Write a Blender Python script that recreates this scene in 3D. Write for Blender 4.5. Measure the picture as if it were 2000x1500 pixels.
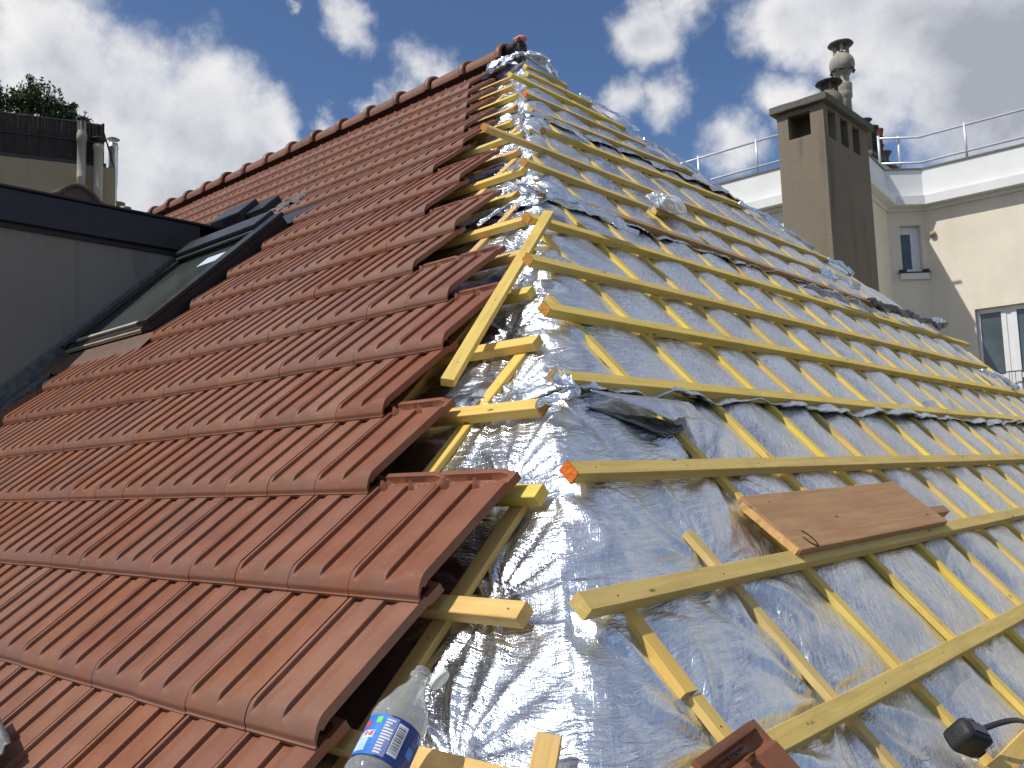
import bpy, bmesh, math, random
import numpy as np
from mathutils import Vector, Matrix

S = bpy.context.scene
COL = S.collection
for o in list(bpy.data.objects):
    bpy.data.objects.remove(o)
rnd = random.Random(7)
R = math.radians

# ------------------------------------------------------------------ camera
FWD = Vector((-0.66290771, 0.74151696, 0.10346964)); RGT = Vector((0.74267587, 0.6687607, -0.03452071)); UPV = Vector((0.09479412, -0.05396036, 0.99403338))
CAM = Vector((4.8103, -5.6202, -3.6092))
cd = bpy.data.cameras.new('camera'); cam = bpy.data.objects.new('camera', cd); COL.objects.link(cam)
m = Matrix.Identity(4)
for i in range(3):
    m[i][0] = RGT[i]; m[i][1] = UPV[i]; m[i][2] = -FWD[i]; m[i][3] = CAM[i]
cam.matrix_world = m
cd.sensor_width = 36.0; cd.lens = 1776.19 / 2000 * 36.0
cd.clip_start = 0.05; cd.clip_end = 3000
S.camera = cam
S.render.resolution_x = 1024; S.render.resolution_y = 768

# ------------------------------------------------------------------ sun, sky
SUN = Vector((-0.265, -0.55, 0.79)).normalized()          # towards the sun
SUN_STRENGTH = 4.2
SKY_STRENGTH = 0.095
EXPOSURE = -0.05
sd = bpy.data.lights.new('sun', 'SUN'); sd.energy = SUN_STRENGTH; sd.angle = R(0.53); sd.color = (1.0, 0.968, 0.91)
so = bpy.data.objects.new('sun', sd); COL.objects.link(so)
so.rotation_euler = SUN.to_track_quat('Z', 'Y').to_euler()
S.view_settings.view_transform = 'Standard'; S.view_settings.look = 'None'
S.view_settings.exposure = EXPOSURE; S.view_settings.gamma = 1.0
try: S.view_settings.use_curve_mapping = False
except Exception: pass

CLOUDS = [(-0.861,0.310,0.404,0.073),(-0.866,0.340,0.366,0.080),(-0.844,0.394,0.364,0.075),(-0.821,0.446,0.356,0.080),(-0.814,0.482,0.325,0.073),(-0.790,0.506,0.346,0.046),(-0.853,0.426,0.301,0.084),(-0.873,0.373,0.315,0.079),(-0.852,0.298,0.431,0.056),
 (-0.692,0.556,0.460,0.029),(-0.726,0.512,0.460,0.012),(-0.660,0.620,0.424,0.036),(-0.656,0.641,0.399,0.040),(-0.683,0.615,0.394,0.028),(-0.703,0.595,0.388,0.014),
 (-0.470,0.757,0.455,0.044),(-0.425,0.770,0.478,0.044),(-0.515,0.766,0.388,0.030),(-0.478,0.792,0.380,0.028),
 (-0.346,0.835,0.428,0.050),(-0.301,0.850,0.431,0.072),(-0.243,0.880,0.410,0.105),(-0.185,0.908,0.378,0.110),(-0.232,0.908,0.350,0.072),(-0.300,0.886,0.353,0.045),(-0.200,0.928,0.316,0.055),(-0.379,0.855,0.354,0.034),(-0.439,0.838,0.323,0.035),(-0.244,0.922,0.302,0.045),(-0.741,0.563,0.367,0.017),
 (0.02,0.93,0.34,0.13),(0.30,0.88,0.34,0.15),(-0.02,0.84,0.54,0.10),(0.26,0.78,0.55,0.14),(-0.78,-0.22,0.58,0.16),(-0.66,-0.05,0.75,0.15)]  # this row: unseen clouds added outside the frame to brighten the foil's reflections

def make_world():
    w = bpy.data.worlds.new('World'); S.world = w; w.use_nodes = True
    nt = w.node_tree; N = nt.nodes; L = nt.links; N.clear()
    out = N.new('ShaderNodeOutputWorld'); bg = N.new('ShaderNodeBackground'); bg.inputs['Strength'].default_value = SKY_STRENGTH
    L.new(bg.outputs[0], out.inputs[0])
    sky = N.new('ShaderNodeTexSky'); sky.sky_type = 'NISHITA'; sky.sun_disc = False
    sky.sun_elevation = math.asin(SUN.z); sky.sun_rotation = math.atan2(SUN.x, SUN.y)
    sky.altitude = 80; sky.air_density = 1.0; sky.dust_density = 0.4; sky.ozone_density = 2.2
    tc = N.new('ShaderNodeTexCoord'); D = tc.outputs['Generated']
    def noise(scale, det, rough=0.55, vec=None, off=(0,0,0)):
        mp = N.new('ShaderNodeMapping'); mp.inputs['Location'].default_value = off; L.new(vec or D, mp.inputs['Vector'])
        n = N.new('ShaderNodeTexNoise'); n.inputs['Scale'].default_value = scale; n.inputs['Detail'].default_value = det; n.inputs['Roughness'].default_value = rough
        L.new(mp.outputs[0], n.inputs['Vector']); return n
    def math_(op, a, b=None, c=None, clamp=False):
        x = N.new('ShaderNodeMath'); x.operation = op; x.use_clamp = clamp
        for i, v in enumerate((a, b, c)):
            if v is None: continue
            if isinstance(v, (int, float)): x.inputs[i].default_value = v
            else: L.new(v, x.inputs[i])
        return x.outputs[0]
    def vmath(op, a, b):
        x = N.new('ShaderNodeVectorMath'); x.operation = op
        for i, v in enumerate((a, b)):
            if isinstance(v, tuple): x.inputs[i].default_value = v
            else: L.new(v, x.inputs[i])
        return x
    # billow the outline of each cloud with two scales of displacement
    n1 = noise(5.0, 4, 0.55); n2 = noise(16.0, 7, 0.62)
    w1 = vmath('SUBTRACT', n1.outputs['Color'], (0.5,0.5,0.5)).outputs[0]
    w2 = vmath('SUBTRACT', n2.outputs['Color'], (0.5,0.5,0.5)).outputs[0]
    s1 = vmath('MULTIPLY', w1, (0.12,)*3).outputs[0]; s2 = vmath('MULTIPLY', w2, (0.06,)*3).outputs[0]
    P = vmath('ADD', vmath('ADD', D, s1).outputs[0], s2).outputs[0]
    dens = None; low = None
    for i, (x, y, z, r) in enumerate(CLOUDS):
        d = vmath('DISTANCE', P, (x, y, z)).outputs['Value']
        faint = 0.62 if r < 0.04 or i in (16, 17, 18, 27, 28) else 1.0
        v = math_('MULTIPLY_ADD', d, -faint / (r * 1.12), faint)
        dens = v if dens is None else math_('SMOOTH_MAX', dens, v, 0.07)
    # loose clouds over the rest of the sky, away from the stretch the photo shows
    g = noise(2.1, 6, 0.58, off=(3.1, 1.7, 0.4))
    gd = math_('MULTIPLY_ADD', g.outputs['Fac'], 6.0, -2.95)
    dot = vmath('DOT_PRODUCT', D, tuple(FWD)).outputs['Value']
    mk = N.new('ShaderNodeMapRange'); mk.inputs[1].default_value = 0.78; mk.inputs[2].default_value = 0.55; mk.inputs[3].default_value = -3.0; mk.inputs[4].default_value = 0.0
    L.new(dot, mk.inputs[0])
    dens = math_('MAXIMUM', dens, math_('ADD', gd, mk.outputs[0]))
    n3 = noise(34.0, 7, 0.62)
    dens2 = math_('ADD', dens, math_('MULTIPLY_ADD', n3.outputs['Fac'], 0.60, -0.30))
    al = N.new('ShaderNodeMapRange'); al.interpolation_type = 'SMOOTHSTEP'; al.inputs[1].default_value = -0.10; al.inputs[2].default_value = 0.60
    L.new(dens2, al.inputs[0])
    # body shade: sun lit crowns, grey bellies
    n4 = noise(9.0, 5, 0.6, off=(0.3, 0.9, 0.02)); n5 = noise(30.0, 5, 0.6, off=(2, 0, 1))
    sh = math_('ADD', math_('MULTIPLY_ADD', n4.outputs['Fac'], 1.05, 0.12), math_('MULTIPLY_ADD', n5.outputs['Fac'], 0.28, -0.14))
    sh = math_('SUBTRACT', sh, math_('MULTIPLY_ADD', dens, 0.55, -0.18))
    # the big right hand bank is seen from its shaded side
    rb = vmath('DISTANCE', D, (-0.20, 0.91, 0.36)).outputs['Value']
    lb = vmath('DISTANCE', D, (-0.80, 0.47, 0.29)).outputs['Value']
    for q, rad, amt in ((rb, 0.17, 0.48), (lb, 0.10, 0.25)):
        mr = N.new('ShaderNodeMapRange'); mr.interpolation_type = 'SMOOTHSTEP'; mr.inputs[1].default_value = 0.0; mr.inputs[2].default_value = rad; mr.inputs[3].default_value = -amt; mr.inputs[4].default_value = 0.0
        L.new(q, mr.inputs[0]); sh = math_('ADD', sh, mr.outputs[0])
    cr = N.new('ShaderNodeValToRGB'); e = cr.color_ramp.elements
    e[0].position = 0.0; e[0].color = (4.3, 4.6, 5.3, 1); e[1].position = 0.75; e[1].color = (10.4, 10.2, 10.0, 1)
    k = cr.color_ramp.elements.new(0.35); k.color = (7.4, 7.6, 8.1, 1)
    L.new(sh, cr.inputs[0])
    mx = N.new('ShaderNodeMix'); mx.data_type = 'RGBA'
    tn = N.new('ShaderNodeMix'); tn.data_type = 'RGBA'; tn.blend_type = 'MULTIPLY'; tn.inputs[0].default_value = 1.0; tn.inputs[7].default_value = (0.80, 0.92, 1.10, 1); L.new(sky.outputs[0], tn.inputs[6])
    L.new(al.outputs[0], mx.inputs[0]); L.new(tn.outputs[2], mx.inputs[6]); L.new(cr.outputs[0], mx.inputs[7])
    L.new(mx.outputs[2], bg.inputs['Color'])
make_world()

# ------------------------------------------------------------------ roof geometry (apex of the hip roof at the origin)
AL, BE = R(41.694), R(45.646)
NA = Vector((0, -math.sin(AL), math.cos(AL))); DA = Vector((0, -math.cos(AL), -math.sin(AL)))   # tiled slope: normal, downslope
NB = Vector((math.sin(BE), 0, math.cos(BE))); DB = Vector((math.cos(BE), 0, -math.sin(BE)))     # foil slope
XA = Vector((1,0,0)); YB = Vector((0,1,0))
def PA(x, s, off=0.0): return XA * x + DA * s + NA * off
def PB(y, s, off=0.0): return YB * y + DB * s + NB * off
def hipB(s): return -s * math.sin(BE) / math.tan(AL)         # y of the left hip on the foil slope

# ------------------------------------------------------------------ helpers
def tag(o, label=None, cat=None, group=None, kind=None):
    if label: o['label'] = label
    if cat: o['category'] = cat
    if group: o['group'] = group
    if kind: o['kind'] = kind
    return o
def empty(name, loc, label, cat, group=None):
    o = bpy.data.objects.new(name, None); o.location = loc; COL.objects.link(o); o.empty_display_size = 0.1
    return tag(o, label, cat, group)
def obj(name, me, mat=None, parent=None, mw=None):
    o = bpy.data.objects.new(name, me); COL.objects.link(o)
    if mat is not None:
        for q in (mat if isinstance(mat, (list, tuple)) else [mat]): me.materials.append(q)
    if mw is not None: o.matrix_world = mw
    if parent is not None:
        o.parent = parent
        o.matrix_parent_inverse = Matrix.Identity(4)
        base = parent.matrix_basis
        p = parent
        M = p.matrix_basis.copy()
        while p.parent: p = p.parent; M = p.matrix_basis @ M
        o.matrix_basis = M.inverted() @ (mw if mw is not None else Matrix.Identity(4))
    return o
def bm_mesh(bm, smooth=False, name='mesh'):
    me = bpy.data.meshes.new(name); bm.normal_update(); bm.to_mesh(me); bm.free()
    if smooth: me.polygons.foreach_set('use_smooth', [True] * len(me.polygons))
    return me
def np_mesh(V, F, smooth=True, uv=None, matidx=None):
    me = bpy.data.meshes.new('mesh'); V = np.asarray(V, np.float32); F = np.asarray(F, np.int32)
    me.vertices.add(len(V)); me.vertices.foreach_set('co', V.ravel())
    k = F.shape[1]
    me.loops.add(F.size); me.loops.foreach_set('vertex_index', F.ravel())
    me.polygons.add(len(F)); me.polygons.foreach_set('loop_start', np.arange(len(F), dtype=np.int32) * k)
    try: me.polygons.foreach_set('loop_total', np.full(len(F), k, np.int32))
    except Exception: pass
    if matidx is not None: me.polygons.foreach_set('material_index', np.asarray(matidx, np.int32))
    me.polygons.foreach_set('use_smooth', np.full(len(F), smooth))
    if uv is not None:
        l = me.uv_layers.new(name='UVMap'); l.data.foreach_set('uv', np.asarray(uv, np.float32)[F.ravel()].ravel())
    me.update(calc_edges=True); me.validate()
    return me
def frame(o, x, y, z):
    M = Matrix.Identity(4)
    for i in range(3): M[i][0] = x[i]; M[i][1] = y[i]; M[i][2] = z[i]; M[i][3] = o[i]
    return M
def bm_box(bm, lo, hi, bevel=0.0, M=None):
    r = bmesh.ops.create_cube(bm, size=1.0); vs = r['verts']
    lo, hi = Vector(lo), Vector(hi)
    for v in vs: v.co = Vector([lo[i] + (v.co[i] + 0.5) * (hi[i] - lo[i]) for i in range(3)])
    if bevel > 0:
        es = list({e for v in vs for e in v.link_edges})
        rb = bmesh.ops.bevel(bm, geom=es, offset=bevel, segments=2, affect='EDGES', profile=0.6)
        vs = list({v for v in rb['verts']} | {v for v in vs if v.is_valid})
    if M is not None:
        for v in vs: v.co = M @ v.co
    return vs
def box_mesh(lo, hi, bevel=0.0):
    bm = bmesh.new(); bm_box(bm, lo, hi, bevel); return bm_mesh(bm)
def bm_lathe(bm, prof, n=24, M=None, cap=True):
    rings = []
    for r, z in prof:
        rings.append([bm.verts.new((r * math.cos(2*math.pi*i/n), r * math.sin(2*math.pi*i/n), z)) for i in range(n)])
    for a, b in zip(rings, rings[1:]):
        for i in range(n): bm.faces.new((a[i], a[(i+1) % n], b[(i+1) % n], b[i]))
    if cap:
        if prof[0][0] > 1e-4: bm.faces.new(rings[0][::-1])
        if prof[-1][0] > 1e-4: bm.faces.new(rings[-1])
    if M is not None:
        for rg in rings:
            for v in rg: v.co = M @ v.co
def bm_tube(bm, pts, r, n=10):
    pts = [Vector(p) for p in pts]; rings = []
    up = Vector((0, 0, 1))
    for i, p in enumerate(pts):
        t = (pts[min(i+1, len(pts)-1)] - pts[max(i-1, 0)]).normalized()
        a = t.cross(up if abs(t.z) < 0.95 else Vector((1, 0, 0))).normalized(); b = t.cross(a)
        rings.append([bm.verts.new(p + (a * math.cos(2*math.pi*k/n) + b * math.sin(2*math.pi*k/n)) * r) for k in range(n)])
    for a, b in zip(rings, rings[1:]):
        for k in range(n): bm.faces.new((a[k], a[(k+1) % n], b[(k+1) % n], b[k]))
    bm.faces.new(rings[0][::-1]); bm.faces.new(rings[-1])
def bm_prism(bm, poly, z0, z1):
    a = [bm.verts.new((x, y, z0)) for x, y in poly]; b = [bm.verts.new((x, y, z1)) for x, y in poly]
    n = len(poly)
    for i in range(n): bm.faces.new((a[i], a[(i+1) % n], b[(i+1) % n], b[i]))
    bm.faces.new(a[::-1]); bm.faces.new(b)
    bmesh.ops.recalc_face_normals(bm, faces=bm.faces[:])

# vectorised value noise
_T = np.random.RandomState(11).rand(512, 512).astype(np.float64)
def vn(x, y, seed=0):
    x = np.asarray(x, float) + 37.3 * seed; y = np.asarray(y, float) + 91.7 * seed
    xi = np.floor(x).astype(int); yi = np.floor(y).astype(int); fx = x - xi; fy = y - yi
    fx = fx*fx*fx*(fx*(fx*6-15)+10); fy = fy*fy*fy*(fy*(fy*6-15)+10)
    a = _T[xi % 512, yi % 512]; b = _T[(xi+1) % 512, yi % 512]; c = _T[xi % 512, (yi+1) % 512]; d = _T[(xi+1) % 512, (yi+1) % 512]
    return (a*(1-fx)+b*fx)*(1-fy) + (c*(1-fx)+d*fx)*fy - 0.5
def fbm(x, y, seed=0, o=4, g=0.5):
    t = 0; a = 1.0
    for i in range(o): t = t + a * vn(x, y, seed + i*3); x = x*2.03; y = y*2.03; a *= g
    return t
def ridged(x, y, seed=0, o=3):
    t = 0; a = 1.0
    for i in range(o): t = t + a * (0.5 - np.abs(vn(x, y, seed + i*5)) * 2.2); x = x*1.9; y = y*1.9; a *= 0.5
    return t

# ------------------------------------------------------------------ materials
def mat(name):
    m = bpy.data.materials.new(name); m.use_nodes = True
    nt = m.node_tree; b = nt.nodes['Principled BSDF']
    return m, nt, b
class NT:
    def __init__(s, nt): s.nt = nt; s.N = nt.nodes; s.L = nt.links
    def put(s, sock, v):
        if isinstance(v, bpy.types.NodeSocket): s.L.new(v, sock)
        elif isinstance(v, tuple) and len(v) == 3 and sock.type == 'RGBA': sock.default_value = (*v, 1)
        else: sock.default_value = v
    def coord(s, kind='Object', scale=(1,1,1), loc=(0,0,0), rot=(0,0,0)):
        t = s.N.new('ShaderNodeTexCoord'); mp = s.N.new('ShaderNodeMapping')
        mp.inputs['Scale'].default_value = scale; mp.inputs['Rotation'].default_value = rot
        s.put(mp.inputs['Location'], loc); s.L.new(t.outputs[kind], mp.inputs['Vector']); return mp.outputs[0]
    def world(s, scale=(1,1,1)):
        t = s.N.new('ShaderNodeNewGeometry'); mp = s.N.new('ShaderNodeMapping'); mp.inputs['Scale'].default_value = scale
        s.L.new(t.outputs['Position'], mp.inputs['Vector']); return mp.outputs[0]
    def noise(s, vec, scale, det=4, rough=0.55, dist=0.0, out='Fac'):
        n = s.N.new('ShaderNodeTexNoise'); s.put(n.inputs['Scale'], scale); n.inputs['Detail'].default_value = det; n.inputs['Roughness'].default_value = rough; n.inputs['Distortion'].default_value = dist
        s.L.new(vec, n.inputs['Vector']); return n.outputs[out]
    def vor(s, vec, scale, out='Distance', feat='F1'):
        n = s.N.new('ShaderNodeTexVoronoi'); n.feature = feat; n.inputs['Scale'].default_value = scale; s.L.new(vec, n.inputs['Vector']); return n.outputs[out]
    def math(s, op, a, b=0.0, clamp=False):
        x = s.N.new('ShaderNodeMath'); x.operation = op; x.use_clamp = clamp; s.put(x.inputs[0], a); s.put(x.inputs[1], b); return x.outputs[0]
    def map(s, v, a, b, c=0.0, d=1.0, smooth=False):
        x = s.N.new('ShaderNodeMapRange'); s.put(x.inputs[0], v)
        if smooth: x.interpolation_type = 'SMOOTHSTEP'
        for i, q in enumerate((a, b, c, d)): x.inputs[i+1].default_value = q
        return x.outputs[0]
    def mix(s, f, a, b, mode='MIX'):
        x = s.N.new('ShaderNodeMix'); x.data_type = 'RGBA'; x.blend_type = mode; s.put(x.inputs[0], f); s.put(x.inputs[6], a); s.put(x.inputs[7], b); return x.outputs[2]
    def bump(s, h, strength=0.3, dist=0.01, normal=None):
        x = s.N.new('ShaderNodeBump'); x.inputs['Strength'].default_value = strength; x.inputs['Distance'].default_value = dist; s.L.new(h, x.inputs['Height'])
        if normal is not None: s.L.new(normal, x.inputs['Normal'])
        return x.outputs[0]
    def rand(s):
        return s.N.new('ShaderNodeObjectInfo').outputs['Random']
    def hsv(s, col, h=0.5, sat=1.0, v=1.0):
        x = s.N.new('ShaderNodeHueSaturation'); s.put(x.inputs['Hue'], h); s.put(x.inputs['Saturation'], sat); s.put(x.inputs['Value'], v); s.put(x.inputs['Color'], col); return x.outputs[0]

def mat_tile():
    m, nt, b = mat('terracotta'); q = NT(nt)
    P = q.world(); r = q.rand()
    n1 = q.noise(P, 9, 5, 0.6); n2 = q.noise(P, 130, 3, 0.6); n3 = q.noise(P, 2.2, 3, 0.5)
    c = q.mix(q.map(n1, 0.35, 0.65), (0.196, 0.072, 0.036), (0.238, 0.093, 0.048))
    c = q.mix(q.map(n2, 0.58, 0.72, 0, 0.35), c, (0.32, 0.165, 0.115))
    c = q.mix(q.map(n3, 0.42, 0.7, 0, 0.30), c, (0.195, 0.088, 0.055))
    c = q.hsv(c, q.map(r, 0, 1, 0.496, 0.504), q.map(q.math('FRACT', q.math('MULTIPLY', r, 7.3)), 0, 1, 0.90, 1.06), q.map(r, 0, 1, 0.91, 1.07))
    c = q.mix(q.map(q.noise(P, 1.1, 5, 0.7), 0.55, 0.75, 0, 0.30), c, (0.25, 0.150, 0.100))
    # smoky bloom left by firing, only on some tiles
    ob = q.coord('Object')
    sx = q.N.new('ShaderNodeSeparateXYZ'); q.L.new(ob, sx.inputs[0])
    nose = q.math('MULTIPLY', q.map(sx.outputs[1], 0.10, 0.0, 0, 1, True), q.map(q.noise(P, 14, 3), 0.4, 0.62, 0.1, 0.6))
    c = q.mix(nose, c, (0.165, 0.092, 0.068))
    # mortar dust and little pale chips
    c = q.mix(q.map(q.noise(P, 320, 2, 0.5), 0.71, 0.76, 0, 0.55), c, (0.56, 0.45, 0.37))
    q.put(b.inputs['Base Color'], c); q.put(b.inputs['Roughness'], q.map(n1, 0.3, 0.7, 0.40, 0.55))
    b.inputs['Specular IOR Level'].default_value = 0.30
    q.put(b.inputs['Normal'], q.bump(q.math('ADD', q.noise(P, 420, 3), q.math('MULTIPLY', n1, 3.0)), 0.16, 0.004))
    return m
def mat_wood(name, c0, c1, knots=True, rough=0.72, stain=(0.20, 0.13, 0.04)):
    m, nt, b = mat(name); q = NT(nt)
    r = q.rand(); cmb = q.N.new('ShaderNodeCombineXYZ')
    q.put(cmb.inputs[0], q.math('MULTIPLY', r, 91.0)); q.put(cmb.inputs[1], q.math('MULTIPLY', r, 17.0))
    P = q.coord('Object', (1.2, 26, 26), loc=cmb.outputs[0]); P2 = q.coord('Object', (3, 8, 8), loc=cmb.outputs[0]); P3 = q.coord('Object', (5.5, 14, 14), loc=cmb.outputs[0])
    g = q.noise(P, 2.4, 5, 0.6, 0.6)
    c = q.mix(q.map(g, 0.3, 0.7), c0, c1)
    c = q.mix(q.map(q.noise(P2, 1.4, 4, 0.6), 0.48, 0.75, 0, 0.45), c, stain)
    c = q.hsv(c, q.map(r, 0, 1, 0.492, 0.506), q.map(r, 0, 1, 0.88, 1.05), q.map(r, 0, 1, 0.86, 1.1))
    if knots:
        v = q.vor(P3, 1.0); k = q.map(v, 0.10, 0.04, 0, 1, True)
        c = q.mix(q.math('MULTIPLY', k, 0.85), c, (0.09, 0.045, 0.012))
    # nail heads at the crossings, and grubby patches from handling
    if knots:
        O = q.coord('Object'); s_ = q.N.new('ShaderNodeSeparateXYZ'); q.L.new(O, s_.inputs[0])
        fx = q.math('SUBTRACT', q.math('FRACT', q.math('ADD', q.math('MULTIPLY', s_.outputs[0], 2.41), r)), 0.5)
        dx = q.math('MULTIPLY', fx, 0.415); dy = q.math('SUBTRACT', s_.outputs[1], q.map(r, 0, 1, -0.007, 0.008))
        rr_ = q.math('SQRT', q.math('ADD', q.math('MULTIPLY', dx, dx), q.math('MULTIPLY', dy, dy)))
        c = q.mix(q.map(rr_, 0.0034, 0.0022, 0, 0.9), c, (0.03, 0.022, 0.015))
        c = q.mix(q.map(q.noise(q.coord('Object', (4, 9, 9), loc=cmb.outputs[0]), 1.0, 5, 0.7), 0.56, 0.74, 0, 0.35), c, (0.22, 0.17, 0.08))
    q.put(b.inputs['Base Color'], c); b.inputs['Roughness'].default_value = rough; b.inputs['Specular IOR Level'].default_value = 0.3
    q.put(b.inputs['Normal'], q.bump(g, 0.35, 0.003))
    return m
def mat_foil():
    m, nt, b = mat('aluminised_foil'); q = NT(nt)
    U = q.coord('UV')
    sx = q.N.new('ShaderNodeSeparateXYZ'); q.L.new(U, sx.inputs[0])
    hipm = q.map(q.math('ABSOLUTE', q.math('SUBTRACT', sx.outputs[0], 0.02)), 0.22, 0.70, 1, 0, True)
    wide = q.map(sx.outputs[0], 0.15, 1.0, 0, 1, True)
    # pressed crinkle: short strokes in two directions, fine facets, ripples across the hip
    D1 = q.coord('UV', (75, 26, 1), rot=(0, 0, 0.62)); D2 = q.coord('UV', (30, 95, 1), rot=(0, 0, -0.30)); D3 = q.coord('UV', (210, 90, 1), rot=(0, 0, 0.9)); D4 = q.coord('UV', (9, 58, 1), rot=(0, 0, 0.12))
    a = q.noise(D1, 1.0, 4, 0.62, 0.9); c2 = q.noise(D2, 1.0, 4, 0.62, 0.9); f = q.noise(D3, 1.0, 3, 0.6, 0.4); rp = q.noise(D4, 1.0, 4, 0.6, 1.2)
    big = q.noise(U, 2.6, 4, 0.6, 0.8)
    h = q.math('ADD', q.math('ADD', q.math('MULTIPLY', a, 1.0), q.math('MULTIPLY', c2, 0.75)), q.math('MULTIPLY', f, 0.12))
    h = q.math('ADD', q.math('MULTIPLY', q.math('MULTIPLY', h, q.map(wide, 0, 1, 0.9, 1.55)), q.map(big, 0.3, 0.7, 0.55, 1.25)), q.math('MULTIPLY', q.math('MULTIPLY', rp, hipm), 3.0))
    bump = q.N.new('ShaderNodeBump'); bump.inputs['Distance'].default_value = 0.0021; bump.inputs['Strength'].default_value = 1.0
    q.L.new(h, bump.inputs['Height'])
    # dust trodden into the wide slope
    dust = q.map(q.math('ADD', q.noise(U, 1.5, 5, 0.68, 0.6), q.math('MULTIPLY', q.noise(D1, 0.5, 4, 0.7), 0.30)), 0.66, 0.92)
    dm = q.math('MULTIPLY', dust, q.map(wide, 0, 1, 0.10, 0.95), True)
    speck = q.map(q.noise(q.coord('UV', (70, 70, 1)), 1.0, 4, 0.75), 0.68, 0.74, 0, 0.6)
    dm = q.math('MAXIMUM', dm, q.math('MULTIPLY', speck, wide))
    base = q.mix(wide, (0.74, 0.79, 0.86), q.mix(q.map(a, 0.35, 0.65), (0.58, 0.61, 0.66), (0.80, 0.82, 0.85)))
    c = q.mix(q.math('MULTIPLY', dm, 0.9), base, (0.33, 0.295, 0.24))
    q.put(b.inputs['Base Color'], c)
    q.put(b.inputs['Metallic'], q.map(dm, 0, 1, 0.98, 0.20))
    q.put(b.inputs['Roughness'], q.math('ADD', q.math('MULTIPLY', q.map(wide, 0, 1, 0.28, 0.24), q.map(sx.outputs[0], -0.30, -0.04, 0.66, 1.0, True)), q.math('MULTIPLY', dm, 0.40)))
    q.put(b.inputs['Normal'], bump.outputs[0])
    return m
def mat_plain(name, col, rough=0.6, metal=0.0, var=0.12, scale=6, bump=0.0, bscale=60, spec=0.4, dark=None):
    m, nt, b = mat(name); q = NT(nt); P = q.world()
    n = q.noise(P, scale, 5, 0.6)
    lo = tuple(v * (1 - var) for v in col); hi = tuple(min(1, v * (1 + var)) for v in col)
    c = q.mix(q.map(n, 0.3, 0.7), lo, hi)
    if dark: c = q.mix(q.map(q.noise(P, scale * 0.35, 6, 0.7), 0.50, 0.72, 0, 0.8), c, dark)
    q.put(b.inputs['Base Color'], c); q.put(b.inputs['Roughness'], q.map(n, 0.3, 0.7, max(0.05, rough - 0.06), min(1, rough + 0.06)))
    b.inputs['Metallic'].default_value = metal; b.inputs['Specular IOR Level'].default_value = spec
    if bump: q.put(b.inputs['Normal'], q.bump(q.noise(P, bscale, 4, 0.6), bump, 0.01))
    return m
def mat_render(name, col, streak=(0.25, 0.2, 0.15), amt=0.25, grain=90, bump=0.25):
    m, nt, b = mat(name); q = NT(nt); P = q.world(); V = q.world((1.6, 1.6, 0.18))
    c = q.mix(q.map(q.noise(P, 1.2, 5, 0.6), 0.3, 0.7), tuple(v * 0.93 for v in col), tuple(min(0.9, v * 1.05) for v in col))
    c = q.mix(q.map(q.noise(V, 2.0, 5, 0.65), 0.52, 0.8, 0, amt), c, streak)
    c = q.mix(q.map(q.noise(P, grain, 3, 0.6), 0.3, 0.7, 0, 0.12), c, tuple(v * 0.6 for v in col))
    q.put(b.inputs['Base Color'], c); b.inputs['Roughness'].default_value = 0.9; b.inputs['Specular IOR Level'].default_value = 0.2
    q.put(b.inputs['Normal'], q.bump(q.noise(P, grain, 3, 0.6), bump, 0.01))
    return m
def mat_glass(name, tint=(0.05, 0.07, 0.08), rough=0.04):
    m, nt, b = mat(name); q = NT(nt)
    n = q.noise(q.world(), 1.6, 3, 0.5)
    q.put(b.inputs['Base Color'], q.mix(q.map(n, 0.35, 0.65), tint, tuple(v * 1.8 for v in tint))); b.inputs['Roughness'].default_value = rough
    b.inputs['Specular IOR Level'].default_value = 0.6
    return m

TILE = mat_tile()
WOOD = mat_wood('treated_pine', (0.61, 0.42, 0.085), (0.75, 0.55, 0.145), stain=(0.42, 0.29, 0.065))
WOOD2 = mat_wood('fresh_orange_pine', (0.62, 0.385, 0.095), (0.76, 0.50, 0.15), stain=(0.44, 0.24, 0.06))
WOODBR = mat_wood('weathered_brown_pine', (0.30, 0.165, 0.07), (0.44, 0.26, 0.12), stain=(0.20, 0.11, 0.05))
PLANK = mat_wood('larch_plank', (0.32, 0.170, 0.080), (0.44, 0.25, 0.130), stain=(0.26, 0.14, 0.07))
RAWEND = mat_wood('sawn_end_grain', (0.52, 0.28, 0.12), (0.66, 0.40, 0.19), knots=False, stain=(0.36, 0.19, 0.08))
ORANGE = mat_plain('orange_marker_paint', (0.72, 0.16, 0.015), 0.7, var=0.3, scale=90, bump=0.3, bscale=200, dark=(0.40, 0.20, 0.05))
ORANGE2 = mat_plain('dull_orange_paint', (0.50, 0.215, 0.03), 0.7, var=0.35, scale=90, bump=0.3, bscale=200, dark=(0.42, 0.26, 0.07))
FOIL = mat_foil()
LINING = mat_plain('dark_foil_lining', (0.11, 0.115, 0.12), 0.42, metal=0.7, var=0.5, scale=40, bump=0.5, bscale=90)
FOILD = mat_plain('dulled_foil', (0.30, 0.31, 0.32), 0.36, metal=0.85, var=0.5, scale=30, bump=0.6, bscale=70)
DECK = mat_plain('dark_boarding', (0.045, 0.035, 0.03), 0.85, var=0.3, scale=12)
ZINC = mat_render('aged_zinc', (0.27, 0.255, 0.215), streak=(0.10, 0.085, 0.065), amt=0.9, grain=50, bump=0.05)
FASCIA = mat_plain('anthracite_metal', (0.028, 0.030, 0.036), 0.42, var=0.2, scale=5, bump=0.03, bscale=8)
BLACKF = mat_plain('black_window_cladding', (0.022, 0.021, 0.021), 0.38, var=0.3, scale=12, bump=0.02)
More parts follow.
